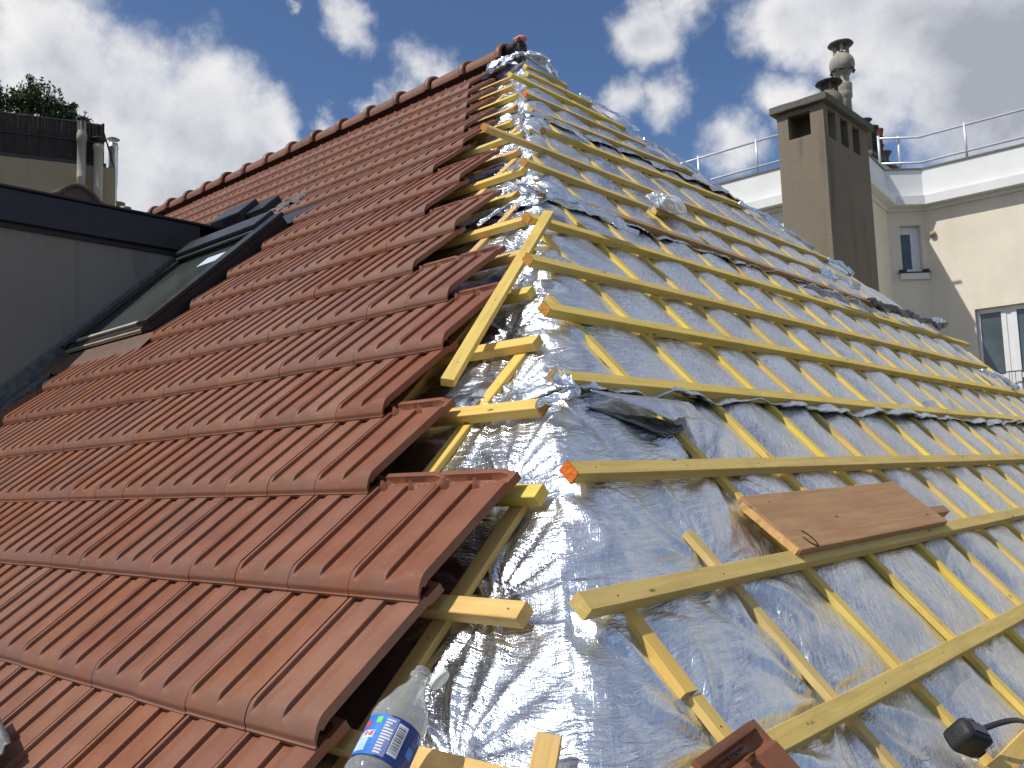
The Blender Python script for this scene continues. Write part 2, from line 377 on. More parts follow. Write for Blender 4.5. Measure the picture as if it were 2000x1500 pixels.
LEAD = mat_plain('grey_lead', (0.16, 0.165, 0.16), 0.55, metal=0.4, var=0.4, scale=18, bump=0.4, bscale=40)
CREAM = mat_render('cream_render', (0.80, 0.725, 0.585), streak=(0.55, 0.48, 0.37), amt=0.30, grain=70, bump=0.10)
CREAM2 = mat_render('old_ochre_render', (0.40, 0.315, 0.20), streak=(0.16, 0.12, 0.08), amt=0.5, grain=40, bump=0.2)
WHITE = mat_render('white_painted_parapet', (0.78, 0.78, 0.755), streak=(0.6, 0.6, 0.58), amt=0.15, grain=60, bump=0.05)
CONC = mat_render('stained_cement', (0.24, 0.198, 0.143), streak=(0.075, 0.06, 0.045), amt=0.8, grain=26, bump=0.6)
CONCD = mat_render('mossy_cement', (0.155, 0.14, 0.12), streak=(0.06, 0.055, 0.05), amt=0.6, grain=22, bump=0.8)
POT = mat_render('sooty_clay_pot', (0.42, 0.385, 0.31), streak=(0.05, 0.045, 0.04), amt=0.6, grain=30, bump=0.4)
POTR = mat_render('red_clay_pot', (0.24, 0.085, 0.05), streak=(0.05, 0.04, 0.04), amt=0.6, grain=30, bump=0.3)
POTD = mat_plain('sooted_metal', (0.05, 0.048, 0.045), 0.7, var=0.4, scale=14, bump=0.3)
STEEL = mat_plain('galvanised_steel', (0.62, 0.63, 0.65), 0.38, metal=0.9, var=0.1)
RAIL = mat_plain('pale_rail_metal', (0.72, 0.73, 0.74), 0.4, metal=0.35, var=0.06)
PVC = mat_plain('white_upvc', (0.78, 0.78, 0.77), 0.35, var=0.04)
GLASS = mat_glass('window_glass')
SKYGLASS = mat_glass('skylight_glass', (0.040, 0.046, 0.042), 0.10)
BRASS = mat_plain('pale_metal_trim', (0.52, 0.46, 0.34), 0.45, metal=0.3, var=0.15)
REED = None

# ------------------------------------------------------------------ the house under the roof
GROUND = -14.0
def build_house():
    h = empty('house', (0, 0, GROUND), 'house whose hip roof is half tiled and half silver foil', 'house')
    sE = 6.9; d = 0.13
    zE = -sE * math.sin(BE); xE = sE * math.cos(BE); yE = -zE / math.tan(AL)
    XL = -9.0
    ap = Vector((0, 0, -0.17)); z1 = zE - 0.17
    V = [(0,0,-0.17), (XL,0,-0.17), (xE,-yE,z1), (xE,yE,z1), (XL,-yE,z1), (XL,yE,z1)]
    bm = bmesh.new(); v = [bm.verts.new(p) for p in V]
    for f in ((0,1,4,2), (0,2,3), (0,3,5,1), (2,4,5,3), (1,5,4)): bm.faces.new([v[i] for i in f])
    bmesh.ops.recalc_face_normals(bm, faces=bm.faces[:])
    obj('roof_deck', bm_mesh(bm), DECK, h)
    bm = bmesh.new(); bm_box(bm, (XL + 0.3, -yE + 0.35, GROUND), (xE - 0.35, yE - 0.35, z1 - 0.01))
    obj('wall', bm_mesh(bm), CREAM2, h)
build_house()
gbm = bmesh.new(); bmesh.ops.create_grid(gbm, x_segments=8, y_segments=8, size=1500)
gm = bm_mesh(gbm); g = obj('ground', gm, mat_plain('asphalt', (0.055, 0.054, 0.052), 0.9, var=0.25, scale=3), None, Matrix.Translation((0, 0, GROUND))); tag(g, kind='structure')

# ------------------------------------------------------------------ clay tiles
TW, GA, TL = 0.2325, 0.34, 0.415
S0 = 6.146                                                   # nose of the row called 0
TILT = 0.124
def sstep(a, b, x): t = np.clip((x - a) / (b - a), 0, 1); return t*t*(3-2*t)
def tile_mesh(nx=None, ny=None, hi=True):
    W = TW - 0.0018
    if hi:
        xs = sorted(set([0.0, 0.0015, 0.004, 0.0113, 0.0122, 0.0130, 0.0138, 0.0146, 0.0156, 0.020, 0.028, 0.038, 0.047, 0.051, 0.055, 0.060, 0.064, 0.080, 0.098, 0.1125, 0.1173, 0.1182, 0.1190, 0.1198, 0.1206, 0.1216, 0.127, 0.135, 0.146, 0.157, 0.162, 0.167, 0.173, 0.178, 0.195, 0.212, 0.224, 0.2275, W]))
        ys = [0.0, 0.002, 0.0045, 0.0055, 0.0065, 0.0075, 0.009, 0.012, 0.015, 0.019, 0.023, 0.028, 0.033, 0.038, 0.043, 0.050, 0.058, 0.070, 0.10, 0.16, 0.22, 0.28, 0.325, 0.335, 0.340, 0.350, 0.357, 0.360, 0.363, 0.366, 0.370, 0.3725, 0.376, 0.379, 0.386, 0.392, 0.396, 0.400, 0.404, 0.409, TL]
    else:
        xs = [0.0, 0.012, 0.017, 0.047, 0.063, 0.1175, 0.1235, 0.160, 0.177, W]
        ys = [0.0, 0.008, 0.02, 0.032, 0.045, 0.07, 0.20, 0.34, TL]
    xs = np.array(xs); ys = np.array(ys); X, Y = np.meshgrid(xs, ys, indexing='xy')
    ch = 0.0125
    def channel(x0, x1, x2, x3): return sstep(x0, x1, X) * (1 - sstep(x2, x3, X))
    prof = -ch * np.maximum(channel(0.0115, 0.0150, 0.026, 0.066), channel(0.1175, 0.1210, 0.134, 0.180))
    prof = prof - 0.0025 * sstep(0.0040, 0.0015, X)                # lap joint against the neighbour
    cap = -0.030 * (1 - np.clip((Y - 0.005) / 0.052, 0, 1)) ** 1.9 - 0.008 * (1 - sstep(0.0045, 0.0085, Y))
    k = 0.0030
    hh = np.clip(0.5 + 0.5 * (cap - prof) / k, 0, 1)
    Z = cap * (1 - hh) + prof * hh - k * hh * (1 - hh)             # channels die out in the rolled nose
    if hi:                                                         # head: cross trough, back rim, two nibs
        hd = sstep(0.364, 0.370, Y)
        tr = sstep(0.371, 0.376, Y) * (1 - sstep(0.394, 0.400, Y)) * sstep(0.014, 0.026, X) * (1 - sstep(0.192, 0.204, X))
        Z = Z * (1 - hd) + (-0.006) * hd - 0.012 * tr
        plate = sstep(0.3785, 0.3795, Y) * (1 - sstep(0.391, 0.3925, Y)) * sstep(0.060, 0.063, X) * (1 - sstep(0.160, 0.163, X))
        Z = Z + 0.007 * plate
        Z = Z + 0.010 * sstep(0.396, 0.401, Y) * (1 - sstep(0.207, 0.214, X))
        for cx in (0.024, 0.135):
            Z = Z + 0.019 * np.exp(-((X - cx) / 0.010) ** 6) * np.exp(-((Y - 0.3665) / 0.008) ** 6)
        Z = Z + 0.005 * np.exp(-((Y - 0.3725) / 0.003) ** 2) * sstep(0.02, 0.03, X) * (1 - sstep(0.125, 0.135, X))
    T = 0.013; n, mm = len(xs), len(ys)
    top = np.stack([X, Y, Z], -1).reshape(-1, 3)
    zb = np.minimum(Z - T, 0) ; zb = np.where(Y < 0.05, Z - 0.008 - T * sstep(0, 0.05, Y) * 0.4, zb)
    bot = np.stack([X, Y + 0.0, zb], -1).reshape(-1, 3)
    bot[:, 2] -= np.where(bot[:, 0] > W - 0.006, 0.008, 0) * (bot[:, 1] > 0.03)
    V = np.concatenate([top, bot]); o = n * mm; F = []
    for j in range(mm - 1):
        for i in range(n - 1):
            a = j*n + i; F.append((a, a+1, a+n+1, a+n)); F.append((o+a, o+a+n, o+a+n+1, o+a+1))
    for i in range(n - 1):
        F.append((i+1, i, o+i, o+i+1)); a = (mm-1)*n + i; F.append((a, a+1, o+a+1, o+a))
    for j in range(mm - 1):
        a = j*n; F.append((a, a+n, o+a+n, o+a)); a = j*n + n - 1; F.append((a+n, a, o+a, o+a+n))
    return V, np.array(F)
def mark_sharp(me, ang=32):
    try: me.set_sharp_from_angle(angle=R(ang))
    except Exception: pass
TV, TF = tile_mesh(); tile_me = np_mesh(TV, TF, True); mark_sharp(tile_me, 50); tile_me.materials.append(TILE)
LV, LF = tile_mesh(hi=False)

ORD = ['first','second','third','fourth','fifth','sixth','seventh','eighth','ninth','tenth','eleventh','twelfth','thirteenth','fourteenth','fifteenth','sixteenth','seventeenth','eighteenth','nineteenth','twentieth']
def ordw(n):
    if n <= 20: return ORD[n-1]
    t = {2:'twenty',3:'thirty',4:'forty'}[n // 10]
    return (t + '-' + ORD[n % 10 - 1]) if n % 10 else {2:'twentieth',3:'thirtieth',4:'fortieth'}[n // 10]
ENDK = {-1:0, 0:0, 1:0, 2:2, 3:3, 4:3, 5:4, 6:6, 7:6, 8:8, 9:8, 10:10, 11:10, 12:11, 13:12, 14:13, 15:14, 16:15}   # stepped right hand end
NOSE = {0:0.004, 1:-0.004, 2:0.004, 3:0.004}
def tile_frame(x, s):
    up = -DA; z = NA
    y2 = (up * math.cos(TILT) - z * math.sin(TILT)).normalized(); z2 = XA.cross(y2).normalized()
    return frame(PA(x, s, 0.0475), XA, y2, z2)
place = []
for k in range(-1, 17):
    s = S0 - GA * k + NOSE.get(k, 0.0)
    xr = 3.39 - TW * ENDK[k]
    xl = -1.62 if k <= 5 else (-0.34 if k <= 10 else -7.2)
    if k == 5: xl = -1.40
    j = 0
    while True:
        x0 = xr - TW * (j + 1)
        if x0 < xl - 0.02: break
        j += 1; place.append((k, j, x0, s))
view = []
for (k, j, x, s) in place:
    c = PA(x + TW/2, s - 0.17); d = c - CAM; z = d.dot(FWD)
    px = 1000 + 1776 * d.dot(RGT) / z; py = 750 - 1776 * d.dot(UPV) / z
    inside = -120 < px < 2100 and -100 < py < 1650
    view.append((not inside, d.length))
order = sorted(range(len(place)), key=lambda i: view[i])
single = set(order[:300])
rows_left = {}
fieldV, fieldF, base = [], [], 0
jr = random.Random(3)
for i, (k, j, x, s) in enumerate(place):
    M = tile_frame(x + jr.uniform(-0.0012, 0.0012), s + jr.uniform(-0.002, 0.002))
    M = M @ Matrix.Rotation(jr.uniform(-0.004, 0.004), 4, 'Z') @ Matrix.Rotation(jr.uniform(-0.006, 0.006), 4, 'Y')
    if i in single:
        if k == 16: M = M @ Matrix.Diagonal((1, 1.45, 1, 1))
        o = bpy.data.objects.new('clay_tile', tile_me); COL.objects.link(o); o.matrix_world = M
        row = 'bottom' if k == -1 else ordw(k + 2)
        end = 'red clay tile at the stepped end of the %s row up, beside the foil' % row if j == 1 else 'red clay roof tile, %s from the stepped end of the %s row up' % (ordw(j), row)
        if k == -1: end = end.replace('bottom row up', 'bottom row')
        tag(o, end, 'roof tile', 'interlocking clay tiles on the left slope')
    else:
        if k == 16: M = M @ Matrix.Diagonal((1, 1.45, 1, 1))
        Mn = np.array(M); W_ = np.c_[LV, np.ones(len(LV))] @ Mn.T
        fieldV.append(W_[:, :3]); fieldF.append(LF + base); base += len(LV)
fm = np_mesh(np.concatenate(fieldV), np.concatenate(fieldF), True); mark_sharp(fm, 50)
fo = obj('roof_tiles', fm, TILE); tag(fo, 'far rows of red clay tiles below the ridge', 'roof tiles', kind='stuff')

# ridge caps
def ridge_tile_mesh():
    bm = bmesh.new(); n = 18
    prof = [(0.0, 0.098), (0.34, 0.108), (0.376, 0.110), (0.382, 0.124), (0.390, 0.133), (0.404, 0.138), (0.424, 0.138), (0.440, 0.133), (0.447, 0.124)]
    A0, A1 = R(-14), R(194); outer, inner = [], []
    for x, r in prof:
        outer.append([bm.verts.new((x, r * math.cos(A0 + (A1-A0)*i/n), r * math.sin(A0 + (A1-A0)*i/n) * 0.94)) for i in range(n+1)])
        rr = r - 0.014
        inner.append([bm.verts.new((x, rr * math.cos(A0 + (A1-A0)*i/n), rr * math.sin(A0 + (A1-A0)*i/n) * 0.94)) for i in range(n+1)])
    for g, fl in ((outer, 1), (inner, 0)):
        for a, b in zip(g, g[1:]):
            for i in range(n):
                f = (a[i], b[i], b[i+1], a[i+1]); bm.faces.new(f if fl else f[::-1])
    for a, b in ((outer[0], inner[0]), (inner[-1], outer[-1])):
        for i in range(n): bm.faces.new((a[i], a[i+1], b[i+1], b[i]))
    for i_ in (0, n):
        for a in range(len(prof)-1): bm.faces.new((outer[a][i_], inner[a][i_], inner[a+1][i_], outer[a+1][i_]))
    bmesh.ops.recalc_face_normals(bm, faces=bm.faces[:])
    me = bm_mesh(bm, True); mark_sharp(me, 55); me.materials.append(TILE); return me
rme = ridge_tile_mesh(); NR = 17
for i in range(NR):
    o = bpy.data.objects.new('ridge_tile', rme); COL.objects.link(o)
    o.matrix_world = Matrix.Translation((-0.56 - 0.4425 * i, 0, -0.018 + jr.uniform(-0.004, 0.004))) @ Matrix.Rotation(jr.uniform(-0.012, 0.012), 4, 'Z')
    tag(o, 'rounded clay ridge cap, %s along the ridge from the bare hip end' % ordw(i+1), 'ridge tile', 'collared caps along the ridge')

# ------------------------------------------------------------------ battens
BW, BT = 0.045, 0.032                                        # battens
CW, CT = 0.037, 0.018                                        # counter battens
OA = -0.050                                                  # batten top on the tiled slope, below the tile noses
def beam_mesh(L, w, h, seed, bow=0.0015, bevel=0.0016):
    """timber: length along local X from 0, width Y centred, top at Z=0"""
    r = random.Random(seed); n = max(2, int(L / 0.22) + 1)
    bm = bmesh.new(); rings = []
    p1, p2 = r.uniform(0, 6), r.uniform(0, 6)
    for i in range(n + 1):
        x = L * i / n
        dy = bow * math.sin(p1 + x * 1.7) + bow * 0.4 * math.sin(p2 + x * 5.1); dz = bow * 0.5 * math.sin(p2 + x * 2.3)
        b = bevel
        sec = [(-w/2+b, 0), (w/2-b, 0), (w/2, -b), (w/2, -h+b), (w/2-b, -h), (-w/2+b, -h), (-w/2, -h+b), (-w/2, -b)]
        rings.append([bm.verts.new((x, y + dy, z + dz)) for y, z in sec])
    for a, b in zip(rings, rings[1:]):
        for k in range(8): bm.faces.new((a[k], b[k], b[(k+1) % 8], a[(k+1) % 8]))
    bm.faces.new(rings[0]); bm.faces.new(rings[-1][::-1])
    bmesh.ops.recalc_face_normals(bm, faces=bm.faces[:])
    return bm_mesh(bm)
seedc = [100]
def beam(name, p0, p1, normal, w, h, material, label, cat, group=None, painted=False, bow=0.0015):
    p0, p1 = Vector(p0), Vector(p1); L = (p1 - p0).length; x = (p1 - p0).normalized(); z = (Vector(normal) - x * Vector(normal).dot(x)).normalized(); y = z.cross(x)
    seedc[0] += 1
    o = obj(name, beam_mesh(L, w, h, seedc[0], bow), material, None, frame(p0, x, y, z)); tag(o, label, cat, group)
    if painted:
        bm = bmesh.new(); rr = random.Random(seedc[0]); n = 7
        # brushed paint on the cut end: an uneven patch a millimetre proud, lapping round the arris
        g = [[None] * (n+1) for _ in range(n+1)]
        for i in range(n+1):
            for j in range(n+1):
                g[i][j] = bm.verts.new((-0.0012 - rr.uniform(0, 0.0012), (-0.5 + i/n) * (w + 0.001), -(j/n) * (h + 0.001) + 0.0008))
        for i in range(n):
            for j in range(n): bm.faces.new((g[i][j], g[i+1][j], g[i+1][j+1], g[i][j+1]))
        e = [ed for ed in bm.edges if ed.is_boundary]
        r2 = bmesh.ops.extrude_edge_only(bm, edges=e)
        for v in r2['geom']:
            if isinstance(v, bmesh.types.BMVert): v.co.x = 0.003 + rr.uniform(0, 0.006)
        bmesh.ops.recalc_face_normals(bm, faces=bm.faces[:])
        c = obj('painted_end', bm_mesh(bm), ORANGE if painted == 2 else ORANGE2, o, o.matrix_world.copy()); c['label'] = 'orange painted cut end'
    return o
# (y start, y end, s of the front upper edge at start and end, material, painted, wording)
BAT = [(-4.35, 1.6, 5.755, 5.755, WOOD, 0, 'yellow batten near the bottom of the foil slope, its left end under the loose tile'),
 (-4.256, 2.2, 5.392, 5.372, WOOD, 0, 'thick yellow batten carrying the brown plank on the foil slope'),
 (-3.965, 2.6, 5.040, 5.030, WOOD, 2, 'yellow batten directly above the brown plank, bright orange paint on its end'),
 (-3.690, 2.9, 4.676, 4.656, WOOD, 1, 'yellow batten just above the long crumpled foil lap, orange left end'),
 (-3.412, 2.72, 4.308, 4.300, WOOD, 1, 'long yellow batten starting beside the lower end of the leaning loose lath'),
 (-3.212, 2.57, 3.976, 3.958, WOOD, 1, 'long yellow batten with orange end, first below the batten the loose lath crosses'),
 (-2.895, 3.09, 3.593, 3.586, WOOD, 1, 'yellow batten with orange end crossed by the leaning loose lath'),
 (-2.555, 1.38, 3.235, 3.325, WOODBR, 0, 'weathered brown batten among the yellow ones on the foil slope'),
 (-2.335, -1.30, 2.900, 2.930, WOOD, 1, 'short yellow batten above the brown one, ending at the white crumpled foil'),
 (-2.366, 1.79, 2.573, 2.616, WOOD, 1, 'yellow batten overshooting the hip to the left across the stub battens'),
 (-1.568, 1.16, 2.189, 2.030, WOOD, 1, 'yellow batten with orange end just above the overshooting one'),
 (-1.362, 0.80, 1.806, 1.640, WOOD, 0, 'yellow batten half buried by the dark foil fold near the apex'),
 (-1.103, 0.36, 1.434, 1.410, WOOD, 2, 'yellow batten with a vivid orange end close to the apex'),
 (-0.938, 0.42, 1.047, 1.100, WOOD, 0, 'yellow batten meeting a stub batten at a point below the apex'),
 (-0.50, 0.30, 0.74, 0.76, WOOD, 0, 'short pale ended yellow batten, second from the apex'),
 (-0.28, 0.24, 0.46, 0.47, WOOD, 0, 'short yellow batten nearest the apex of the roof')]
for (y0, y1, sa, sb, mt, pt, lb) in BAT:
    q0 = PB(y0, sa - BW/2); q1 = PB(y1, sb - BW/2)
    beam('batten', q0, q1, NB, BW, BT, mt, lb, 'batten', 'battens across the foil slope', pt)
beam('batten', PB(-1.215, 2.93 - BW/2 + 0.004), PB(1.77, 2.962 - BW/2), NB, BW, BT, WOOD, 'yellow batten continuing to the right of the white crumpled foil', 'batten', 'battens across the foil slope')
beam('batten', PB(-3.62, 5.955 + 0.05, 0.0), PB(1.0, 5.93, 0.0), NB, 0.045, BT, WOOD2, 'fresh orange batten under the black tape measure', 'batten', 'battens across the foil slope')
beam('batten', PB(-2.150, 5.352 - BW - 0.024, -0.002), PB(-1.90, 5.352 - BW - 0.024, -0.002), NB, 0.034, BT, WOODBR, 'short brown offcut of batten beside the right end of the plank', 'batten', 'battens across the foil slope')
# counter battens running down the foil slope
CY = [-4.33, -4.10, -3.655, -3.255, -2.835, -2.385, -2.045, -1.635, -1.225, -0.82, -0.41, 0.0, 0.41, 0.82, 1.23, 1.64, 2.05, 2.46, 2.87, 3.28, 3.69, 4.10]
CY[0] = -4.60
for i, y in enumerate(CY[1:]):
    s0 = abs(y) * math.tan(AL) / math.sin(BE) + 0.10
    if i == 0: s0 = 5.335
    if i == 1: s0 = 5.215
    lb = 'yellow counter batten running down the foil slope, %s from the hip corner' % ordw(i+1)
    if i == 0:
        beam('counter_batten', PB(y, s0, -BT - 0.0005), PB(y - 0.012, 5.585, -BT + 0.003), NB, CW + 0.006, CT + 0.004, WOOD2, 'short upper piece of the split counter batten nearest the hip', 'counter batten', 'counter battens down the foil slope'); s0 = 5.592
    if i == 0: lb = 'lower piece of the split counter batten nearest the hip, running to the loose tile'
    beam('counter_batten', PB(y, s0, -BT - 0.0005), PB(y + jr.uniform(-0.015, 0.015), 6.75, -BT - 0.0005), NB, CW, CT, WOOD, lb, 'counter batten', 'counter battens down the foil slope', bow=0.003)
# stub battens sticking out from under the tiles
STX = [3.60, 3.441, 3.243, 3.017, 2.78, 2.57, 2.325, 2.06, 1.89, 1.64, 1.455, 1.15, 0.965, 0.76, 0.50, 0.24]
beam('batten', PA(-1.55, 6.09, OA), PA(3.82, 6.09, OA), NA, BW, BT, WOOD2, 'lowest stub batten under the tiles, behind the plastic bottle', 'batten', 'stub battens under the tile ends')
for i, x1 in enumerate(STX):
    s = 5.743 - 0.343 * i + 0.012
    x0 = (-1.55 if i < 4 else -0.28 if i < 10 else x1 - 1.6)
    lb = 'yellow stub batten poking from the tile ends, %s up the hip from the bottle' % ordw(i+1)
    beam('batten', PA(x1, s, OA), PA(x0, s, OA), NA, BW, BT, WOOD2 if i % 3 != 1 else WOOD, lb, 'batten', 'stub battens under the tile ends', painted=int(i in (2, 5, 7, 12)))
for i, (xa, sa, sb) in enumerate(((3.362, 5.42, 6.75), (2.945, 4.66, 6.7), (2.515, 4.02, 6.7), (2.085, 3.40, 6.7), (1.61, 2.66, 4.6), (1.23, 2.04, 4.2), (0.82, 1.40, 4.0), (0.42, 0.78, 4.0))):
    beam('counter_batten', PA(xa, sa, OA - BT - 0.0005), PA(xa, sb, OA - BT - 0.0005), NA, 0.046, CT, WOOD2, 'counter batten on the tiled side of the hip, %s up from the bottle' % ordw(i+1), 'counter batten', 'counter battens beside the tile ends')
# loose lath leaning across the hip
pa = PB(-2.79, 3.56, BT + 0.004); pb = PA(2.905, 5.02, 0.036)
beam('loose_batten', pa, pb, (NA + NB).normalized(), 0.042, 0.026, WOOD, 'loose pale lath lying diagonally over the hip from a batten to the tiles', 'batten', painted=False)
# short upright offcut on the hip at the bottom edge
beam('batten', PA(3.83, 6.005, -0.035), PA(3.95, 6.35, -0.035), (NA + NB).normalized(), 0.042, 0.03, WOOD2, 'short yellow offcut lying down the hip at the bottom edge', 'batten')
# slivers of wood at the very top
beam('wood_sliver', PB(-0.16, 0.26, 0.030), PB(-0.02, 0.44, 0.026), NB, 0.022, 0.012, WOOD2, 'small pale wood sliver on the foil bundle at the apex', 'wood sliver')

# ------------------------------------------------------------------ insulation foil: four courses lapping down the hip
OFA, OFB = OA - BT - CT, -BT - CT
BS = np.array([5.735, 5.37, 5.02, 4.65, 4.285, 3.955, 3.57, 3.26, 2.90, 2.58, 2.10, 1.72, 1.40, 1.05])
CYn = np.array(CY)
NAIL = [(-4.20, 5.37), (-3.95, 5.02), (-3.66, 4.66), (-3.39, 4.29), (-3.2, 3.96), (-2.87, 3.58), (-2.53, 3.24), (-2.30, 2.90), (-1.55, 2.17), (-1.33, 1.79), (-4.10, 5.74), (-3.655, 5.74), (-3.255, 5.02), (-3.655, 5.37), (-4.52, 5.80)]
NAILA = [(x, 5.743 - 0.343 * i) for i, x in enumerate(STX)]
def foil_sheet(s0, s1, lift, wide, seed, ragged, label, ds=0.0088):
    cb, sb, ca, sa = math.cos(BE), math.sin(BE), math.cos(AL), math.sin(AL)
    us = []; u = -1.25
    while u < wide:
        us.append(u)
        a = abs(u)
        u += 0.030 if u < -0.75 else (0.0085 if u < 0.5 else 0.010 + 0.006 * min(1, (u - 0.5) / 2.0) + 0.03 * max(0, (u - 4.0) / 4))
    us = np.array(us); ss = np.arange(s0, s1 + 1e-6, ds)
    U, Sg = np.meshgrid(us, ss)
    tt = (Sg - s0) / (s1 - s0)
    # uneven lower edge
    edge = fbm(us * 2.6, us * 0 + seed, seed, 4) * ragged * 2
    Sg = Sg + edge[None, :] * sstep(0.80, 1.0, tt)
    h = Sg * sb
    yA = -(OFA + ca * h) / sa; xB = (OFB + cb * h) / sb
    w = np.minimum(0.15, 0.02 + h * 0.06)
    t = np.clip((U + w) / (2 * w), 0, 1)
    X = np.where(U < -w, xB + U, np.where(U > w, xB, (1-t)**2 * (xB - w) + 2*t*(1-t) * xB + t*t * xB))
    Y = np.where(U < -w, yA, np.where(U > w, yA + U, (1-t)**2 * yA + 2*t*(1-t) * yA + t*t * (yA + w)))
    Zc = -h
    # beyond the right hand hip the sheet folds over on to the back slope
    yR = -yA; over = np.maximum(0, Y - yR)
    X = X - over * (U > w); Y = np.where(U > w, np.minimum(Y, yR), Y)
    bl = sstep(0, 1, t)[..., None]
    Nn = np.array(NA)[None, None] * (1 - bl) + np.array(NB)[None, None] * bl
    NCv = np.array((0, math.sin(AL), math.cos(AL)))[None, None]
    b3 = (sstep(-0.10, 0.10, np.where(U > w, yA + U - yR, -1)))[..., None]; Nn = Nn * (1 - b3) + NCv * b3
    Nn /= np.linalg.norm(Nn, axis=-1, keepdims=True)
    yv = Y; onB = sstep(0.02, 0.22, U); onA = sstep(0.02, 0.16, -U); hip = 1 - np.maximum(onB, onA)
    # pillows between counter battens, pinned under the battens
    dcb = np.min(np.abs(yv[..., None] - CYn[1:]), -1)
    pil = (1 - np.exp(-(dcb / 0.085) ** 2))
    dbt = np.min(np.abs(Sg[..., None] - BS), -1)
    pin = np.exp(-(dbt / 0.05) ** 2)
    wild = sstep(-2.6, -3.8, yv - 0.0) * onB
    d = onB * pil * (0.019 + 0.020 * fbm(yv * 1.9, Sg * 1.9, seed + 1, 3)) * (1 - 0.65 * pin)
    slack = pil * onB * (1 - 0.7 * pin)
    d += slack * 0.010 * fbm(yv * 5.0, Sg * 4.0, seed + 2, 3)
    # long soft creases running down and across the slope, sharper near the hip
    warp = 0.35 * fbm(yv * 1.4, Sg * 1.4, seed + 3, 3)
    cr1 = np.maximum(0, ridged((yv + warp) * 5.5 + Sg * 2.2, (Sg - yv * 0.4) * 1.6, seed + 4, 3) - 0.18)
    d += slack * (0.0095 * cr1) * (0.45 + 0.9 * vn(yv * 1.1, Sg * 1.1, seed + 5) + 0.5 * wild)
    d += slack * 0.0016 * fbm((yv + 0.5 * Sg) * 34, (Sg - 0.5 * yv) * 9, seed + 6, 3)
    sag = np.maximum(0, ridged((yv * 0.75 + Sg * 1.0 + 0.5 * warp) * 3.1, (Sg * 0.7 - yv) * 0.55, seed + 15, 2) - 0.22)
    d += slack * 0.020 * sag * (0.6 + 1.0 * vn(yv * 0.9, Sg * 0.9, seed + 16))
    # tiled side strip: crinkled with little horizontal folds
    xx = X
    d += onA * (0.010 * fbm(xx * 4.5, Sg * 3.0, seed + 7, 3) + 0.0036 * fbm(xx * 14 + 1.5 * warp, Sg * 22, seed + 8, 3))
    cr2 = np.maximum(0, ridged(xx * 3.0 + warp, Sg * 6.5 + xx * 2, seed + 9, 3) - 0.10)
    d += onA * 0.012 * cr2 * (0.7 + 1.2 * vn(xx * 2, Sg * 2, seed + 10))
    # over the hip: tension folds running across and along
    d += hip * (0.016 + 0.012 * fbm(U * 3.0, Sg * 3.2, seed + 11, 3) + 0.0040 * fbm(U * 5 + 2 * warp, Sg * 20, seed + 12, 3) + 0.012 * np.maximum(0, ridged(U * 4.5 + warp, Sg * 2.2, seed + 13, 3) - 0.12))
    # radiating puckers round the nailed batten ends
    for (ny, ns) in NAIL:
        if ns < s0 - 0.4 or ns > s1 + 0.4: continue
        dy = yv - ny; dz = Sg - ns; r = np.hypot(dy, dz); th = np.arctan2(dz, dy)
        fade = np.exp(-(r / 0.30) ** 2) * sstep(0.012, 0.09, r)
        d += np.where(U > -0.05, fade * (0.0085 * np.cos(9 * th + ns * 7 + 3.0 * vn(th * 2.0, r * 4 + ns, 3)) + 0.0035 * np.cos(21 * th + ny + 2 * vn(th * 5.0, r * 6 + ns, 4))), 0) - np.where(U > -0.05, 0.012 * np.exp(-(r / 0.07) ** 2), 0)
    for (nx, ns) in NAILA:
        if ns < s0 - 0.4 or ns > s1 + 0.4: continue
        dx = X - nx; dz = Sg - ns; r = np.hypot(dx, dz); th = np.arctan2(dz, dx)
        fade = np.exp(-(r / 0.20) ** 2) * sstep(0.012, 0.06, r) * (U < 0.10)
        d += fade * (0.0075 * np.cos(13 * th + ns * 5 + 2.5 * vn(th * 2.0, th * 0 + ns, 5)) + 0.003 * np.cos(27 * th + nx)) - (U < 0.10) * 0.010 * np.exp(-(r / 0.06) ** 2)
    # never through the timber: keep below the battens
    d = np.where(onB > 0.5, np.minimum(d, CT - 0.001 + 0.05 * (1 - np.exp(-(dbt / 0.035) ** 2)) ), d)
    # loose lower edge of each course lifts over the one below
    flap = sstep(1 - 0.15 / (s1 - s0), 1.0, tt)
    wav = 0.5 + 1.3 * fbm(us * 3.1, us * 0 + 5, seed + 20, 4) + 0.6 * fbm(us * 11, us * 0 + 2, seed + 21, 3)
    d = d * (1 - 0.75 * b3[..., 0])
    lf_ = 1.0 if seed == 3 else 0.55
    d += lift + lf_ * flap * (ragged > 0) * ((0.014 if seed == 3 else 0.020) + 0.018 * np.clip(wav, 0, 1.6)[None, :]) * (0.35 + 0.65 * (sstep(-0.1, 0.1, us)[None, :]))
    d += flap * (ragged > 0) * 0.012 * fbm(U * 14, Sg * 10, seed + 22, 3)
    V = np.stack([X, Y, Zc], -1) + Nn * d[..., None]
    ny_, nx_ = V.shape[:2]
    uvs = np.stack([U, Sg], -1)
    if ragged > 0:                                            # torn edge turned under, showing the dark lining and inner layers
        lay = [V]; uvl = [uvs]; last = V[-1]; up = V[-8]
        for q in range(1, 9):
            f = q / 8.0
            tgt = last * (1 - f * 0.65) + up * (f * 0.65)
            off = -0.003 - lf_ * 0.013 * math.sin(f * math.pi * 0.5) * np.clip(0.6 + wav, 0.2, 1.7) - 0.010 * fbm(us * 18, us * 0 + q * 0.8, seed + 30, 3)
            lay.append((tgt + Nn[-1] * off[:, None])[None]); uvl.append(uvs[-1:])
        V = np.concatenate(lay); uvs = np.concatenate(uvl)
    NY = V.shape[0]
    idx = np.arange(NY * nx_).reshape(NY, nx_)
